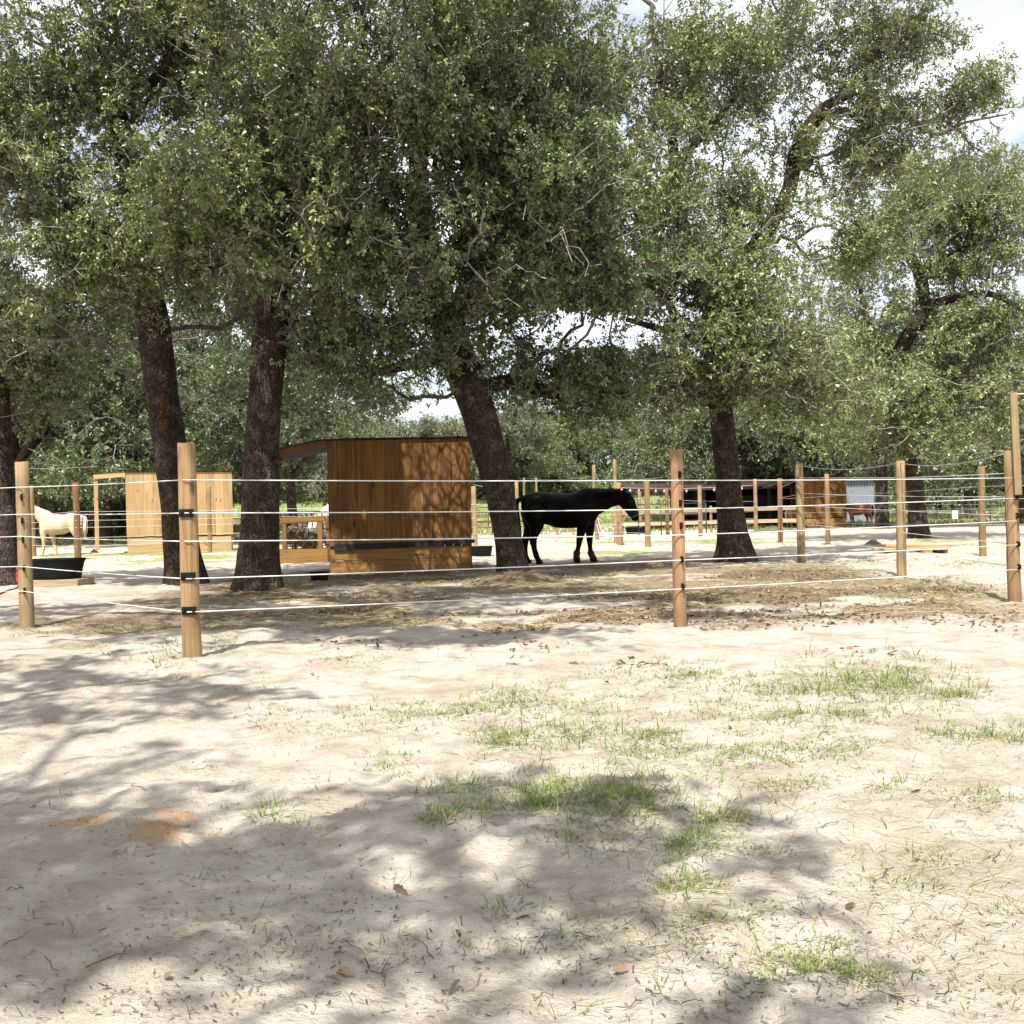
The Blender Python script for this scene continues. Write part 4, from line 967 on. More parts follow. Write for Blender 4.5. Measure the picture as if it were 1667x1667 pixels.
# ------------------------------------------------------------------ sheds
def shed(name, label, x0, x1, ytop, ybase, vm, hm, boards, over, sag=True, lowfrac=.21, with_post=False, seed=1, depth_m=2.2, yaw=0.0, drop_f=.20):
    random.seed(seed)
    xm = (x0+x1)/2; D = depth(xm, ybase); a = at(x0, ybase, D); b = at(x1, ybase, D); t = at(xm, ytop, D)
    w = b[0]-a[0]; h = t[2]; s = w/2.6
    root = empty(name, (a[0], D, 0), yaw); tag(root, label, 'shed', 'wooden horse shelters')
    mb = MB(); bw = w/boards; zl = h*lowfrac
    for k in range(boards):
        g = .0012*s; zb = zl + random.uniform(-.012, .012)*s - (.02*s*k/boards)
        mb.box((bw*(k+.5), .0, (zb+h-.02)/2), (bw-g, .024, h-.02-zb), M=Matrix.Rotation(random.uniform(-.003, .003), 4, 'Y'))
    mb.build('plank_wall', vm, root, bevel=.004)
    mb = MB(); hb = zl*.92; hs = [hb*.52, hb*.48]; z = .0
    for q in hs:
        mb.box((w/2-.02*s, .035, z+q/2), (w-.06*s, .03, q-.006), M=Matrix.Rotation(random.uniform(-.004, .004), 4, 'Y')); z += q
    mb.build('kick_board', hm, root, bevel=.004)
    for xx in (.05*s, w-.07*s):
        for yy in (.09, depth_m-.05): mb = MB(); mb.box((xx, yy, h/2-.03), (.09, .09, h-.1)); mb.build('corner_post', vm, root)
    mb = MB()
    for k in range(boards): mb.box((bw*(k+.5), depth_m, h/2), (bw-.006, .024, h-.06))
    mb.build('back_wall', vm, root)
    mb = MB(); nb2 = int(depth_m/.2)
    for k in range(nb2): mb.box((w-.01, .05+(depth_m-.06)*(k+.5)/nb2, h/2), (.024, (depth_m-.06)/nb2-.006, h-.06))
    mb.build('end_wall', vm, root)
    # roof: a slightly bowed sheet that runs out past the wall on the left
    mb = MB(); n = 9; V = []; Fs = []
    x_l = -over
    for j, yy in enumerate((-.06, depth_m+.1)):
        for k in range(n):
            u = k/(n-1); xx = x_l + (w+.03-x_l)*u
            drop = 0 if xx >= 0 else (-xx/over)**1.3*over*drop_f
            for zz in (0, .02): V.append((xx, yy, h-.005-drop+zz))
    m_ = 2*n
    for k in range(n-1):
        i = 2*k
        Fs += [(i, i+2, i+3, i+1), (m_+i+1, m_+i+3, m_+i+2, m_+i), (i+1, i+3, m_+i+3, m_+i+1), (i+2, i, m_+i, m_+i+2)]
    Fs += [(0, 1, m_+1, m_), (2*n-1, 2*n-2, m_+2*n-2, m_+2*n-1)]
    mb.add(V, Fs); mb.build('roof', M['roofing'], root)
    mb = MB(); V = []; Fs = []
    for k in range(6):
        u = k/5; xx = -over*(1-u) - .002; drop = (-xx/over)**1.3*over*drop_f
        for (yy, zz) in ((-.045, -.01), (-.045, -.13*s), (-.02, -.13*s), (-.02, -.01)): V.append((xx, yy, h-drop+zz))
    for k in range(5):
        for q in range(4): Fs.append((4*k+q, 4*k+(q+1) % 4, 4*k+4+(q+1) % 4, 4*k+4+q))
    Fs += [(3, 2, 1, 0), (20, 21, 22, 23)]
    mb.add(V, Fs); mb.build('rafter', M['soffit'] if not with_post else hm, root)
    if with_post:
        mb = MB(); mb.box((-over+.06, .06, (h+.05)/2), (.12, .12, h-.25)); mb.build('corner_post', vm, root)
    return root
s1 = shed('shed', 'dark stained wooden shed dappled with sunlight, between the stout oak and the leaning oak', 537, 769, 713, 933, M['shed_wood'], M['shed_wood_x'], 15, .95, seed=3, yaw=R(3.2))
shed('shed', 'unstained pale pine shed at left with a lean-to roof on a slim post', 207, 375, 766, 900, M['pale_wood'], M['pale_wood_x'], 12, .95, with_post=True, seed=4, yaw=R(20), drop_f=.07)
shed('shed', 'small far wooden shed with strong sun dapples, behind the gnarled post at right', 1308, 1379, 776, 860, M['shed_wood'], M['shed_wood_x'], 12, 1.9, seed=5)
# a ragged dark strip over the gap between the planks and the kick boards: modelled as a batten
def batten():
    mb = MB(); rg = np.random.default_rng(2)
    w = 2.4; n = 26; V = []; Fs = []
    for k in range(n+1):
        x = .08+w*k/n*.97; zt = .50+.025*k/n; zb = .395+.06*k/n+rg.normal(0, .008)
        V += [(x, -.016, zt), (x, -.016, zb), (x, .012, zb), (x, .012, zt)]
    for k in range(n):
        for q in range(4): Fs.append((4*k+q, 4*k+(q+1) % 4, 4*k+4+(q+1) % 4, 4*k+4+q))
    Fs += [(3, 2, 1, 0), (4*n, 4*n+1, 4*n+2, 4*n+3)]
    mb.add(V, Fs); mb.build('dark_gap_strip', M['barn_dark'], s1)
batten()

# barn
def barn():
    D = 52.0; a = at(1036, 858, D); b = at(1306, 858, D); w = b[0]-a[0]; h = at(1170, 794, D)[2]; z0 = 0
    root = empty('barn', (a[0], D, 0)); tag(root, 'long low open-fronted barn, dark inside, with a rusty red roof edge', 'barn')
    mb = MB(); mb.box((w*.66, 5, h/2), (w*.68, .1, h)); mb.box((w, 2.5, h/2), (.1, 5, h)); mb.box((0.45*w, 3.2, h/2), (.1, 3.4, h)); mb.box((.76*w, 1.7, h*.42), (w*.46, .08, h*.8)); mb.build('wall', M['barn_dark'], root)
    mb = MB(); m = Matrix.Rotation(R(4), 4, 'X'); mb.box((w/2, 2.3, h+.22), (w+.6, 6.2, .06), M=m); mb.box((w/2, -.75, h+.02-.06), (w+.6, .05, .16)); mb.build('roof', M['rust_red'], root)
    for k in range(6):
        m2 = MB(); m2.box((.1+(w-.2)*k/5, -.4, h/2), (.14, .14, h)); m2.build('support_post', M['barn_dark'], root)
barn()
def rail_fence():
    D = 46; a = at(1012, 850, D); b = at(1300, 850, D)
    root = empty('rail_fence', (a[0], D, 0)); tag(root, 'two-rail fence of pale wooden boards in front of the dark barn', 'fence'); w = b[0]-a[0]
    for y in (830, 850):
        z = at(1170, y, D)[2]; mb = MB(); mb.box((w/2, -.06, z), (w, .04, .16)); mb.build('rail', M['board'], root)
    for k in range(5):
        mb = MB(); mb.tube([(w*k/4+.05, .04, -.1), (w*k/4+.05, .04, 1.2)], .06, 8); mb.build('post', M['post_pale'], root)
rail_fence()
def metal_panel():
    D = 55.5; a = at(1377, 856, D); b = at(1424, 856, D); h = at(1400, 783, D)[2]; w = b[0]-a[0]
    n = 64; V = []; Fs = []; mb = MB()
    for k in range(n+1):
        x = w*k/n; y = .03*math.sin(k*2*math.pi/6)
        V += [(x, y, 0), (x, y, h), (x, y+.01, h), (x, y+.01, 0)]
    for k in range(n):
        for q in range(4): Fs.append((4*k+q, 4*k+4+q, 4*k+4+(q+1) % 4, 4*k+(q+1) % 4))
    Fs += [(0, 1, 2, 3), (4*n+3, 4*n+2, 4*n+1, 4*n)]
    mb.add(V, Fs)
    root = empty('metal_shelter', (a[0], D, 0)); tag(root, 'light grey corrugated metal shelter wall behind the brown horse', 'shelter')
    mb.build('sheet_wall', M['metal'], root); mb = MB()
    mb.box((.1, .12, h/2), (.1, .1, h)); mb.build('frame_post', M['grey_pipe'], root); mb = MB(); mb.box((w-.1, .12, h/2), (.1, .1, h)); mb.build('frame_post', M['grey_pipe'], root)
    mb = MB(); mb.box((w/2, 1.2, h+.05), (w+.2, 2.8, .05)); mb.build('roof', M['metal'], root)
metal_panel()

# ------------------------------------------------------------------ pipe corral panels
def pipe_panel(label, x0, x1, yb, yts, mat, D=None, group='steel corral panels', r=.022):
    D = D or depth((x0+x1)/2, yb); a = at(x0, yb, D); b = at(x1, yb, D); zg = float(terrain(a[0], D))
    root = empty('corral_panel', (a[0], D, zg)); tag(root, label, 'corral panel', group); w = b[0]-a[0]
    zs = [at((x0+x1)/2, y, D)[2]-zg for y in yts]
    for z in zs: mb = MB(); mb.tube([(0, 0, z), (w, 0, z)], r, 6); mb.build('rail', M[mat], root, smooth=True)
    for k in range(4): mb = MB(); mb.tube([(w*k/3, .005, -.05), (w*k/3, .005, max(zs))], r*1.1, 6); mb.build('upright', M[mat], root, smooth=True)
pipe_panel('rusty brown pipe corral panel right of the stained shed, behind the leaning oak', 768, 870, 872, (833, 841, 849, 857), 'rust_pipe', r=.035)
pipe_panel('dark pipe gate standing behind the rusty corral panel', 772, 842, 862, (815, 826, 838, 848), 'dark_pipe', D=58)
pipe_panel('light grey pipe panel behind the hay feeder', 455, 534, 880, (838, 846, 854, 862), 'grey_pipe')
pipe_panel('grey pipe panel at the far left edge, behind the leftmost post', -30, 48, 892, (841, 850, 866, 878), 'grey_pipe')
pipe_panel('dark pipe fence between the pale horse and the pale shed', 60, 210, 880, (830, 842, 855, 866), 'dark_pipe')
pipe_panel('green grey pipe panel left of the dark barn', 1040, 1150, 862, (820, 829, 838, 848), 'dark_pipe', D=42)
# wooden planter-like board at far left edge
def edge_boards():
    D = depth(20, 905)
    for (y0, y1, lab, m) in ((889, 905, 'low pale board box at the far left, behind the leftmost post', 'pale_wood_x'), (851, 861, None, None)):
        if lab is None: continue
        a = at(-25, y1, D); b = at(33, y1, D); h = at(0, y0, D)[2]
        mb = MB(); w = b[0]-a[0]
        mb.box((w/2, 0, h/2), (w, .04, h)); mb.box((w/2, .9, h/2), (w, .04, h)); mb.box((.02, .45, h/2), (.04, .85, h)); mb.box((w-.02, .45, h/2), (.04, .85, h))
        tag(mb.build('board_box', M[m], loc=(a[0], D, 0)), lab, 'wooden box')
edge_boards()
# ------------------------------------------------------------------ wire field fence with the sign
def field_fence():
    D = 56; x0, x1 = 1440, 1760
    a = at(x0, 850, D); b = at(x1, 850, D-4)
    A = np.array([a[0], D, 0.]); Bv = np.array([b[0], D-4, 0.])
    root = empty('field_fence', tuple(A)); tag(root, 'thin wire field fence on steel stakes along the pasture at right', 'fence')
    mb = MB(); d = Bv-A; Ln = np.linalg.norm(d)
    zt = float(terrain(a[0], D))
    for z in (.1, .3, .5, .7, .9, 1.1): mb.tube([(0, 0, z+zt), tuple(d+np.array([0, 0, z]))], .004, 4)
    k = 0
    while k*.3 < Ln: q = d*k*.3/Ln; mb.tube([(q[0], q[1], .08), (q[0], q[1], 1.1+zt)], .003, 4); k += 1
    mb.build('wire_mesh', M['steel_wire'], root)
    for px in (1531, 1571, 1619, 1655, 1490):
        t = (px-x0)/(x1-x0); q = d*t; m2 = MB(); m2.box((q[0], q[1]+.03, .68), (.045, .045, 1.5)); m2.build('stake', M['dark_pipe'], root)
    # the sign
    p = at(1553, 838, D-1.6); sgn = empty('sign', (p[0], D-1.6-.12, p[2])); tag(sgn, 'small white sign with red print hung on the wire field fence', 'sign')
    m3 = MB(); m3.box((0, 0, 0), (.31, .012, .44)); m3.build('board', M['white_sign'], sgn, bevel=.003)
    m4 = MB()
    for z, wd, hh in ((.15, .2, .035), (.08, .24, .03), (.0, .16, .05), (-.08, .22, .028), (-.15, .18, .03)):
        m4.box((-wd/4-.01, -.009, z), (wd*.45, .004, hh)); m4.box((wd/4+.01, -.009, z), (wd*.42, .004, hh))
    m4.build('print', M['red_ink'], sgn)
field_fence()

# ------------------------------------------------------------------ small yard objects
def tub():
    D = depth(95, 953); c = at(92, 946, D); r = 46/F*D; zt = at(95, 909, D)[2]; zb = c[2]
    root = empty('water_tub', (c[0], D, zb)); tag(root, 'big black rubber stock tub resting on a board behind the leftmost post', 'tub'); h = zt-zb
    mb = MB(); n = 36; prof = [(.80, 0), (.84, .02), (.9, h*.45), (.96, h*.8), (.985, h*.86), (1.0, h*.88), (1.03, h*.97), (1.03, h), (.99, h), (.95, h*.9), (.86, h*.4), (.8, .04), (.0, .04)]
    V = []; Fs = []
    for q, z in prof:
        for k in range(n): an = 2*math.pi*k/n; V.append((math.cos(an)*q*r, math.sin(an)*q*r*.72, z))
    for i in range(len(prof)-1):
        for k in range(n): Fs.append((i*n+k, i*n+(k+1) % n, (i+1)*n+(k+1) % n, (i+1)*n+k))
    Fs.append(tuple(range(n-1, -1, -1))); mb.add(V, Fs)
    mb.build('basin', M['black_rubber'], root, smooth=True)
    mb = MB(); mb.box((0, 0, 0), (88/F*D, .62, max(.1, zb-.004))); o = mb.build('support_board', M['board'], bevel=.006, loc=(c[0]+.04, D, max(.1, zb-.004)/2)); tag(o, 'weathered wooden base board under the black tub', 'board')
tub()
def strap():
    D = POSTS['P0'][0][1]-.03; pts = [at(34, 917, D), at(29, 925, D), at(28, 940, D), at(31, 955, D+.02), at(14, 961, D+.3), at(-12, 972, D+.6)]
    P, r = cat([(p, 1) for p in pts], 5); mb = MB(); V = []; Fs = []
    for i, p in enumerate(P): V += [p+np.array([-.013, 0, .004]), p+np.array([.013, 0, -.004]), p+np.array([.013, .005, -.004]), p+np.array([-.013, .005, .004])]
    for k in range(len(P)-1):
        for q in range(4): Fs.append((4*k+q, 4*k+(q+1) % 4, 4*k+4+(q+1) % 4, 4*k+4+q))
    mb.add(V, Fs); tag(mb.build('red_strap', M['red_strap'], smooth=False), 'red strap hanging from the leftmost front fence post', 'strap')
strap()
def pan(name, label, x0, x1, yt, yb, ellipse, depth_r, cat_):
    xm = (x0+x1)/2; D = depth(xm, yb); a = at(x0, yb, D); b = at(x1, yb, D); h = at(xm, yt, D)[2]; w = b[0]-a[0]
    mb = MB(); n = 28; V = []; Fs = []
    prof = [(.84, 0), (.97, h*.9), (1, h*.9), (1, h), (.95, h), (.8, .03), (0, .03)]
    for q, z in prof:
        for k in range(n):
            an = 2*math.pi*k/n; c, s = math.cos(an), math.sin(an)
            if not ellipse:
                m = max(abs(c), abs(s)); c, s = c/m*(.97 if m > .72 else 1), s/m*(.97 if m > .72 else 1)
            V.append((c*q*w/2, s*q*depth_r, z))
    for i in range(len(prof)-1):
        for k in range(n): Fs.append((i*n+k, i*n+(k+1) % n, (i+1)*n+(k+1) % n, (i+1)*n+k))
    Fs.append(tuple(range(n-1, -1, -1))); mb.add(V, Fs)
    tag(mb.build(name, M['black_rubber'], loc=((a[0]+b[0])/2, D, 0)), label, cat_)
pan('feed_pan', 'low black feed pan at the left foot of the stained shed', 504, 536, 931, 945, True, .14, 'feed pan')
pan('feed_trough', 'black feed trough at the right foot of the stained shed', 762, 803, 889, 905, False, .25, 'trough')
pan('long_trough', 'long black trough lying below the black horse\'s nose', 1017, 1062, 858, 869, False, .35, 'trough')
def ball():
    D = depth(1068, 864); p = at(1068, 864, D); bm = MB(); r = 4.5/F*D
    bm.loft([((0, 0, r+math.sin(t)*-r), (max(.001, math.cos(t))*r, 0, 0), (0, max(.001, math.cos(t))*r, 0)) for t in np.linspace(1.57, -1.57, 11)], 16)
    mb = bm; mb.tube([(0, 0, 2*r-.01), (0, 0, 2*r+.05)], .03, 8)
    tag(mb.build('stable_ball', M['orange'], smooth=True, loc=(p[0], D, .02)), 'orange red ball toy lying near the rail fence', 'ball')
ball()
def pink_ropes():
    for (p, lab) in (((POSTS['F6'][0]+np.array([0, -.08, .95]), POSTS['K2'][0]+np.array([0, -.1, 1.05])), 'upper pink rope drooping under the black horse\'s neck'),
                     ((POSTS['F6'][0]+np.array([0, -.08, .55]), POSTS['K2'][0]+np.array([0, -.1, .5])), 'lower pink rope drooping by the black horse\'s chest')):
        strand([tuple(p[0]), tuple(p[1])], .016, lab, 'pink ropes', 'pink_rope', .12, 'rope', 'slack_rope', 12)
pink_ropes()
def lumber():
    D = depth(1500, 902); o = at(1500, 902, D)
    def bd(c, size, rz, lab, m='board', tilt=0):
        mb = MB(); mb.box((0, 0, 0), size, M=Matrix.Rotation(rz, 4, 'Z') @ Matrix.Rotation(tilt, 4, 'Y'))
        ob = mb.build('plank', M[m], bevel=.004, loc=(o[0]+c[0], D+c[1], c[2])); tag(ob, lab, 'plank', 'lumber pile')
    bd((.02, .1, .035), (.16, .5, .07), .25, 'short block under the right part of the lumber pile', 'pale_wood_x')
    bd((-.38, .5, .035), (.12, .7, .07), .2, 'cross block under the left part of the lumber pile', 'board')
    bd((.38, .25, .04), (.14, .5, .08), .3, 'dark end block under the right tip of the lumber pile', 'post_dark')
    bd((-.12, .0, .095), (1.15, .14, .045), -.10, 'front plank of the lumber pile', 'board')
    bd((-.05, .2, .10), (1.25, .2, .045), -.06, 'middle plank of the lumber pile, partly covered')
    bd((.05, .32, .15), (1.2, .2, .045), -.14, 'topmost pale plank of the lumber pile', 'pale_wood_x', .03)
    bd((-.25, .5, .10), (1.0, .15, .045), .05, 'rear plank of the lumber pile')
lumber()
def feeder():
    D = depth(490, 917); a = at(448, 917, D); b = at(534, 917, D); w = b[0]-a[0]
    root = empty('hay_feeder', (a[0], D, 0)); tag(root, 'wooden hay feeder with a black wire rack between the stout oak and the stained shed', 'hay feeder')
    hb = at(490, 894, D)[2]
    mb = MB(); mb.box((w/2, 0, hb/2), (w, .04, hb)); mb.box((w/2, 1.1, hb/2), (w, .04, hb)); mb.box((.02, .55, hb/2), (.04, 1.06, hb)); mb.box((w-.02, .55, hb/2), (.04, 1.06, hb)); mb.box((w/2, .55, .06), (w-.09, 1.04, .03)); mb.build('base_box', M['shed_wood_x'], root, bevel=.004)
    zt = at(490, 849, D)[2]
    for xx in (.2, w-.17):
        for yy in (.08, 1.02): m = MB(); m.box((xx, yy, (zt+hb*.3)/2), (.095, .095, zt-hb*.3)); m.build('post', M['shed_wood'], root)
    for yy in (.075, 1.025): m = MB(); m.bar((.12, yy, zt+.02), (w-.05, yy, zt+.06), .1, .12); m.build('rail', M['shed_wood_x'], root, bevel=.004)
    mb = MB(); z0, z1 = hb+.05, at(490, 833, D)[2]
    for side in (0, 1):
        for k in range(9):
            x = .1+(w-.25)*k/8; mb.tube([(x, .55, z0), (x, .16 if side == 0 else .94, z1)], .009, 5)
        for j in range(5):
            t = j/4; yy = .55+(-.39 if side == 0 else .39)*t; mb.tube([(.1, yy, z0+(z1-z0)*t), (w-.15, yy, z0+(z1-z0)*t)], .009, 5)
    mb.build('wire_rack', M['black_plastic'], root)
    # hay heaped in the rack
    rg = np.random.default_rng(5); n, m_ = 26, 12; V = []; Fs = []
    for i in range(n):
        u = i/(n-1)
        for j in range(m_):
            an = 2*math.pi*j/m_; rr = (1-abs(2*u-1)**4)*.9+.1
            nz = 1+rg.normal(0, .13)
            V.append((.1+(w-.28)*u+rg.normal(0, .015), .55+math.cos(an)*.27*rr*nz*(1+.4*math.sin(an)), hb+.24+math.sin(an)*.2*rr*nz+.06*math.sin(u*7)))
    for i in range(n-1):
        for j in range(m_): Fs.append((i*m_+j, i*m_+(j+1) % m_, (i+1)*m_+(j+1) % m_, (i+1)*m_+j))
    Fs += [tuple(range(m_)), tuple(range((n-1)*m_, n*m_))]
    mb = MB(); mb.add(V, Fs); ho = mb.build('hay', M['hay'], smooth=False, loc=(a[0], D, 0)); tag(ho, 'dark heap of hay lying in the wire rack of the hay feeder', 'hay')
    k = 3000; P = np.array(V)[rg.integers(0, len(V), k)]+rg.normal(0, .03, (k, 3)); Dd = rand_unit(k); Dd[:, 2] = Dd[:, 2]*.4-.1; Dd = norm(Dd)
    Vv, Fc, rn = ribbons(P, Dd, rand_unit(k), rg.uniform(.06, .18, k), rg.uniform(.004, .008, k), np.full(k, .3), rg.uniform(0, .6, k), 2)
    so = link('stems', np_mesh('stems', Vv, Fc, {'rnd': rn}), M['straw'], ho)
feeder()
def mound(name, label, x, y, r, h, mat, cat_, seed=1):
    c = G(x, y); rg = np.random.default_rng(seed); n, m_ = 10, 28; V = [(0, 0, h)]; Fs = []
    for i in range(1, n+1):
        q = i/n
        for j in range(m_): an = 2*math.pi*j/m_; rr = r*q*(1+.25*math.sin(an*3+seed)*.5+rg.normal(0, .04)); V.append((math.cos(an)*rr, math.sin(an)*rr*.8, h*(1-sm(q))*(1+rg.normal(0, .14))-.02*q))
    for j in range(m_): Fs.append((0, 1+j, 1+(j+1) % m_))
    for i in range(n-1):
        for j in range(m_): Fs.append((1+i*m_+j, 1+i*m_+m_+j, 1+i*m_+m_+(j+1) % m_, 1+i*m_+(j+1) % m_))
    mb = MB(); mb.add(V, Fs); tag(mb.build(name, M[mat], smooth=True, loc=(c[0], c[1], float(ground_z(c[0], c[1]))-.01)), label, cat_)
mound('dirt_clump', 'dark clump of dirt on the sand left of the lumber pile', 1420, 886, .32, .12, 'barn_dark', 'dirt', 3)
mound('hay_pile', 'low pale pile of hay on the ground before the far shed', 1262, 866, 1.5, .22, 'hay', 'hay pile', 4)
mound('manure_pile', 'small dark manure pile beside the pale shed\'s slim post', 153, 900, .22, .12, 'barn_dark', 'manure', 6)

# ------------------------------------------------------------------ horses
def S(zx, zy): return ((zx-900)/373.0, (955-zy)/373.0)
def horse(label, coat, hair, pose='low', loc=(0, 0, 0), rz=0, scale=1.0, mask=False, boots=False, seed=0):
    secs = [(485,478,560,.05),(505,460,620,.13),(545,446,672,.21),(600,437,684,.25),(660,441,672,.26),(720,449,698,.29),(790,456,706,.30),(860,451,705,.285),(915,424,704,.25),(965,415,696,.225),(1005,428,664,.17),(1032,455,628,.10)]
    b = MB()
    b.loft([((S(x, 0)[0], 0, (S(0, t)[1]+S(0, u)[1])/2), (0, hw, 0), (0, 0, (S(0, t)[1]-S(0, u)[1])/2)) for x, t, u, hw in secs], 20)
    if pose == 'low':
        nk = [(930,538,.31,.16),(1000,528,.27,.14),(1065,512,.215,.11),(1135,496,.168,.09),(1200,492,.15,.085)]
        hd = [(1185,478,.12,.075),(1222,500,.145,.088),(1250,540,.135,.085),(1274,584,.105,.072),(1291,622,.085,.065),(1300,650,.074,.058),(1304,664,.045,.038)]
        ear = ((1222,440), (1250,436))
    elif pose == 'mid':
        nk = [(930,525,.29,.15),(1005,478,.235,.12),(1070,430,.185,.095),(1125,388,.15,.08),(1150,368,.13,.075)]
        hd = [(1132,372,.11,.075),(1170,392,.14,.085),(1206,436,.125,.08),(1234,484,.09,.068),(1256,520,.075,.06),(1268,540,.065,.052),(1273,549,.04,.035)]
        ear = ((1142,326), (1158,288))
    elif pose == 'up':
        nk = [(930,520,.29,.15),(995,450,.23,.12),(1045,375,.18,.095),(1085,310,.15,.08),(1105,280,.13,.075)]
        hd = [(1085,285,.11,.075),(1125,300,.14,.085),(1165,340,.125,.08),(1200,382,.09,.068),(1228,415,.075,.06),(1242,432,.065,.052),(1248,440,.04,.035)]
        ear = ((1095,240), (1112,200))
    else:  # grazing towards a feeder
        nk = [(930,530,.29,.15),(1010,540,.23,.12),(1080,580,.18,.095),(1140,630,.15,.08),(1170,660,.13,.075)]
        hd = [(1150,640,.11,.075),(1182,665,.14,.085),(1205,715,.125,.08),(1222,765,.09,.068),(1234,800,.075,.06),(1238,820,.065,.052),(1240,830,.04,.035)]
        ear = ((1170,610), (1190,590))
    def chain(lst):
        out = []
        for i, (x, y, hh, hw) in enumerate(lst):
            p = np.array(S(x, y)); q0 = np.array(S(*lst[max(i-1, 0)][:2])); q1 = np.array(S(*lst[min(i+1, len(lst)-1)][:2]))
            t = (q1-q0)/np.linalg.norm(q1-q0); nrm = np.array([-t[1], t[0]])
            out.append(((p[0], 0, p[1]), (0, hw, 0), (nrm[0]*hh, 0, nrm[1]*hh)))
        return out
    b.loft(chain(nk), 16); b.loft(chain(hd), 16)
    for sy in (-1, 1):
        e0, e1 = S(*ear[0]), S(*ear[1])
        b.tube([(e0[0]-.01, sy*.05, e0[1]-.05), (e0[0], sy*.055, e0[1]), (e1[0], sy*.062, e1[1])], [.035, .034, .012], 8)
    legs = {'hoof_front_near': (-.13, [(940,585,.13),(922,670,.098),(905,735,.072),(895,778,.056),(884,840,.037),(872,880,.045),(868,905,.038),(872,930,.05),(874,955,.062)]),
            'front_far': (.13, [(965,590,.13),(975,680,.092),(974,740,.068),(972,782,.054),(974,845,.036),(978,885,.044),(988,910,.038),(998,933,.05),(1002,955,.062)]),
            'hind_near': (-.15, [(565,570,.2),(585,640,.165),(590,690,.115),(575,735,.078),(562,782,.062),(570,840,.043),(582,888,.048),(594,918,.042),(603,935,.052),(608,955,.064)]),
            'hind_far': (.15, [(560,580,.19),(558,660,.15),(545,710,.1),(522,750,.07),(508,790,.058),(506,850,.042),(508,895,.047),(518,920,.042),(528,938,.052),(533,955,.064)])}
    for k, (ly, pts) in legs.items():
        n = len(pts)
        b.tube([(S(x, y)[0], ly*(1 if i > 0 else .75), S(x, y)[1]) for i, (x, y, r) in enumerate(pts)], [r*1.16+.004 for *_, r in pts], 12)
    tmp = b.build('tmp_body', M[coat])
    rm = tmp.modifiers.new('r', 'REMESH'); rm.mode = 'VOXEL'; rm.voxel_size = .017
    sm_ = tmp.modifiers.new('s', 'SMOOTH'); sm_.iterations = 6; sm_.factor = .5
    dg = bpy.context.evaluated_depsgraph_get(); me = bpy.data.meshes.new_from_object(tmp.evaluated_get(dg)); bpy.data.objects.remove(tmp)
    me.polygons.foreach_set('use_smooth', [True]*len(me.polygons)); me.materials.clear()
    root = empty('horse', loc, rz); root.scale = (scale,)*3; tag(root, label, 'horse')
    link('body', me, M[coat], root)
    rg = np.random.default_rng(seed)
    # tail: a hanging bundle of hair locks
    t = MB()
    for k in range(26):
        a, c = rg.normal(0, .025), rg.normal(0, .03)
        pts = [S(492, 482), S(462, 492), S(452, 545), S(460, 640), S(470, 740+rg.uniform(-60, 40))]
        t.tube([(p[0]+a*(i/3)*.9, c*(.4+i*.35), p[1]+(rg.normal(0, .01) if i else 0)) for i, p in enumerate(pts)], [.022, .026, .024, .018, .004], 5)
    t.build('tail', M[hair], root, smooth=True)
    # mane: locks lying over the near side of the crest
    m = MB(); ch = chain(nk); 
    for k in range(90):
        u = rg.uniform(0.12, 1)*(len(ch)-1); i = min(int(u), len(ch)-2); f = u-i
        c = np.array(ch[i][0])*(1-f)+np.array(ch[i+1][0])*f; nn = np.array(ch[i][2])*(1-f)+np.array(ch[i+1][2])*f; hw = ch[i][1][1]*(1-f)+ch[i+1][1][1]*f
        top_ = c+nn*1.0; sd = -1 if rg.uniform() < .75 else 1
        p1 = c+nn*1.03+np.array([rg.normal(0, .01), 0, 0]); p2 = c+nn*.72+np.array([-.01, sd*hw*.78, 0]); p3 = c+nn*(.25+rg.uniform(-.15, .2))+np.array([-.03, sd*(hw*1.05+.01), -.02])
        m.tube([tuple(top_-nn*.06), tuple(p1), tuple(p2), tuple(p3)], [.014, .018, .016, .003], 5)
    m.build('mane', M[hair], root, smooth=True)
    hc = chain(hd)
    for sy in (-1, 1):
        c = np.array(hc[2][0])+np.array(hc[2][2])*.45; e = MB(); rr = .019
        e.loft([((c[0], sy*.08+0, c[2]+math.sin(q)*rr), (max(.001, math.cos(q))*rr, 0, 0), (0, max(.001, math.cos(q))*rr, 0)) for q in np.linspace(-1.57, 1.57, 7)], 10)
        e.build('eye', M['eye'], root, smooth=True)
    if mask:
        mk = MB(); mk.loft([(c, tuple(np.array(a)*1.1+np.sign(np.array(a))*.006), tuple(np.array(bb)*1.1)) for c, a, bb in hc[1:4]], 16); mk.build('fly_mask', M['hair_black'], root, smooth=True)
        mk = MB(); mk.loft([(c, tuple(np.array(a)*1.12+np.sign(np.array(a))*.006), tuple(np.array(bb)*1.13)) for c, a, bb in hc[3:5]], 16); mk.build('mask_panel', M['fly_mask'], root, smooth=True)
        mz = MB(); mz.loft([(c, tuple(np.array(a)*1.04), tuple(np.array(bb)*1.04)) for c, a, bb in ((hc[4][0], hc[4][1], hc[4][2]), tuple((np.array(hc[4][q])+np.array(hc[5][q]))/2 for q in range(3)))], 16); mz.build('noseband', M['muzzle'], root, smooth=True)
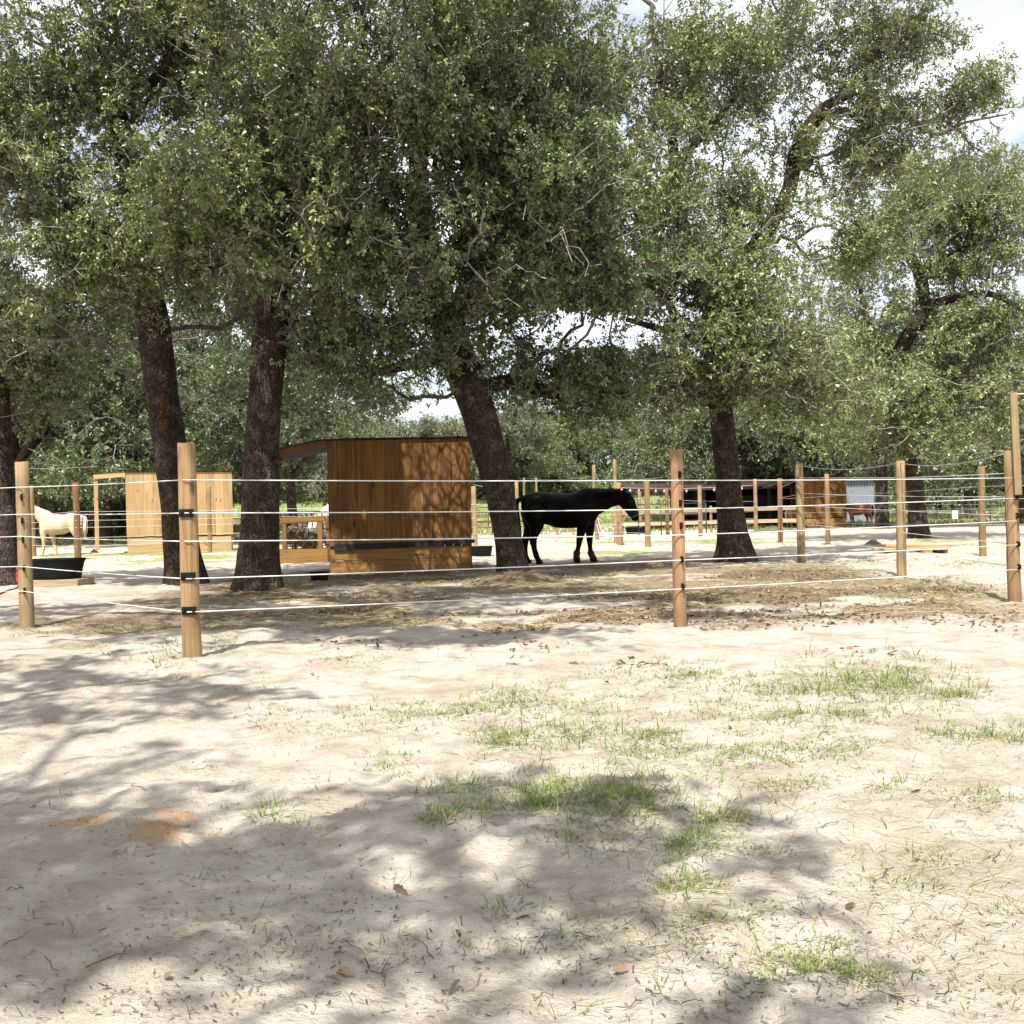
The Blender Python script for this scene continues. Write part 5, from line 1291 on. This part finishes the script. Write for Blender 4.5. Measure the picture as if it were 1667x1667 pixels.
    if boots:
        for k in ('hoof_front_near', 'front_far'):
            ly, pts = legs[k]; bt = MB(); q = pts[5:8]
            bt.tube([(S(pts[4][0]*.3+pts[5][0]*.7, 0)[0], ly, S(0, pts[4][1]*.3+pts[5][1]*.7)[1])]+[(S(x, y)[0], ly, S(x, y)[1]) for x, y, r in q], [.060]+[r*1.16+.016 for *_, r in q], 12)
            bt.build('leg_boot', M['boot'], root, smooth=True)
    return root
Dh = depth(930, 917); c = at(740+900/4.387, 917, Dh)
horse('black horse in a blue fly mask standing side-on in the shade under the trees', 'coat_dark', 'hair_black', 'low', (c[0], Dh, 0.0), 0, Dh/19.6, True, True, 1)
Dp = depth(92, 903); p = at(84, 903, Dp)
horse('cream palomino horse in full sun at left, its head hidden behind a fence post', 'coat_cream', 'hair_cream', 'mid', (p[0], Dp, 0), math.pi*0.98, 1.0, seed=2)
Dw = depth(545, 897); p = at(551, 897, Dw)
horse('white horse reaching down to the hay feeder, mostly hidden by the stained shed', 'coat_white', 'hair_cream', 'graze', (p[0], Dw, 0), math.pi*1.02, 1.0, seed=3)
Db = 53.2; p = at(1390, 859, Db)
horse('red brown bay horse with a black tail, standing before the grey metal shelter', 'coat_bay', 'hair_black', 'graze', (p[0], Db, 0), math.pi*1.0, .84, seed=4)
p = at(1308, 861, 50.9)
horse('tan horse with only its rump showing left of the gnarled post by the far shed', 'coat_tan', 'hair_cream', 'graze', (p[0], 50.9, 0), 0, .72, seed=5)
p = at(-6, 893, 40)
horse('brown and white horse at the far left edge behind the leftmost post', 'coat_tan', 'hair_black', 'up', (p[0]-.7, 40, 0), 0.1, .95, seed=6)

# ------------------------------------------------------------------ light, sky, camera settings
EL, AZ = R(58), R(11)          # sun behind the camera, a little to the left
d = Vector((-math.sin(AZ)*math.cos(EL), -math.cos(AZ)*math.cos(EL), math.sin(EL)))
sl = bpy.data.lights.new('sun', 'SUN'); sl.energy = 5.0; sl.angle = R(0.5); sl.color = (1, 0.955, 0.88)
so = bpy.data.objects.new('sun', sl); COL.objects.link(so); so.rotation_euler = d.to_track_quat('Z', 'Y').to_euler(); so.location = (0, -20, 40)
w = bpy.data.worlds.new('World'); scene.world = w; w.use_nodes = True; nt = w.node_tree
bg = nt.nodes['Background']; bg.inputs['Strength'].default_value = 0.066
sky = nt.nodes.new('ShaderNodeTexSky'); sky.sky_type = 'NISHITA'; sky.sun_disc = False; sky.sun_elevation = EL
sky.sun_rotation = math.atan2(d.x, d.y); sky.air_density = 1.0; sky.dust_density = 2.0; sky.ozone_density = 1.0
tc = nt.nodes.new('ShaderNodeTexCoord')
cl = noise(nt, mapping(nt, tc.outputs['Generated'], (1, 1, 2.6)), 2.2, 7, 0.6, 0.3)
cf = ramp(nt, cl, [(0.42, (0.24, 0.24, 0.24)), (0.68, (0.9, 0.9, 0.9))])
colr = mix(nt, cf, sky.outputs[0], (17.5, 17.9, 18.3))
nt.links.new(colr, bg.inputs['Color'])
vs = scene.view_settings
scene.display_settings.display_device = 'sRGB'
vs.view_transform = 'Standard'; vs.look = 'None'; vs.gamma = 1.0; vs.use_curve_mapping = False; vs.exposure = 0.86
scene.render.engine = 'CYCLES'
cy = scene.cycles
cy.max_bounces = 6; cy.diffuse_bounces = 3; cy.glossy_bounces = 2; cy.transmission_bounces = 4; cy.transparent_max_bounces = 4
cy.use_adaptive_sampling = True; cy.adaptive_threshold = 0.01
cy.use_denoising = True
cy.sample_clamp_indirect = 6
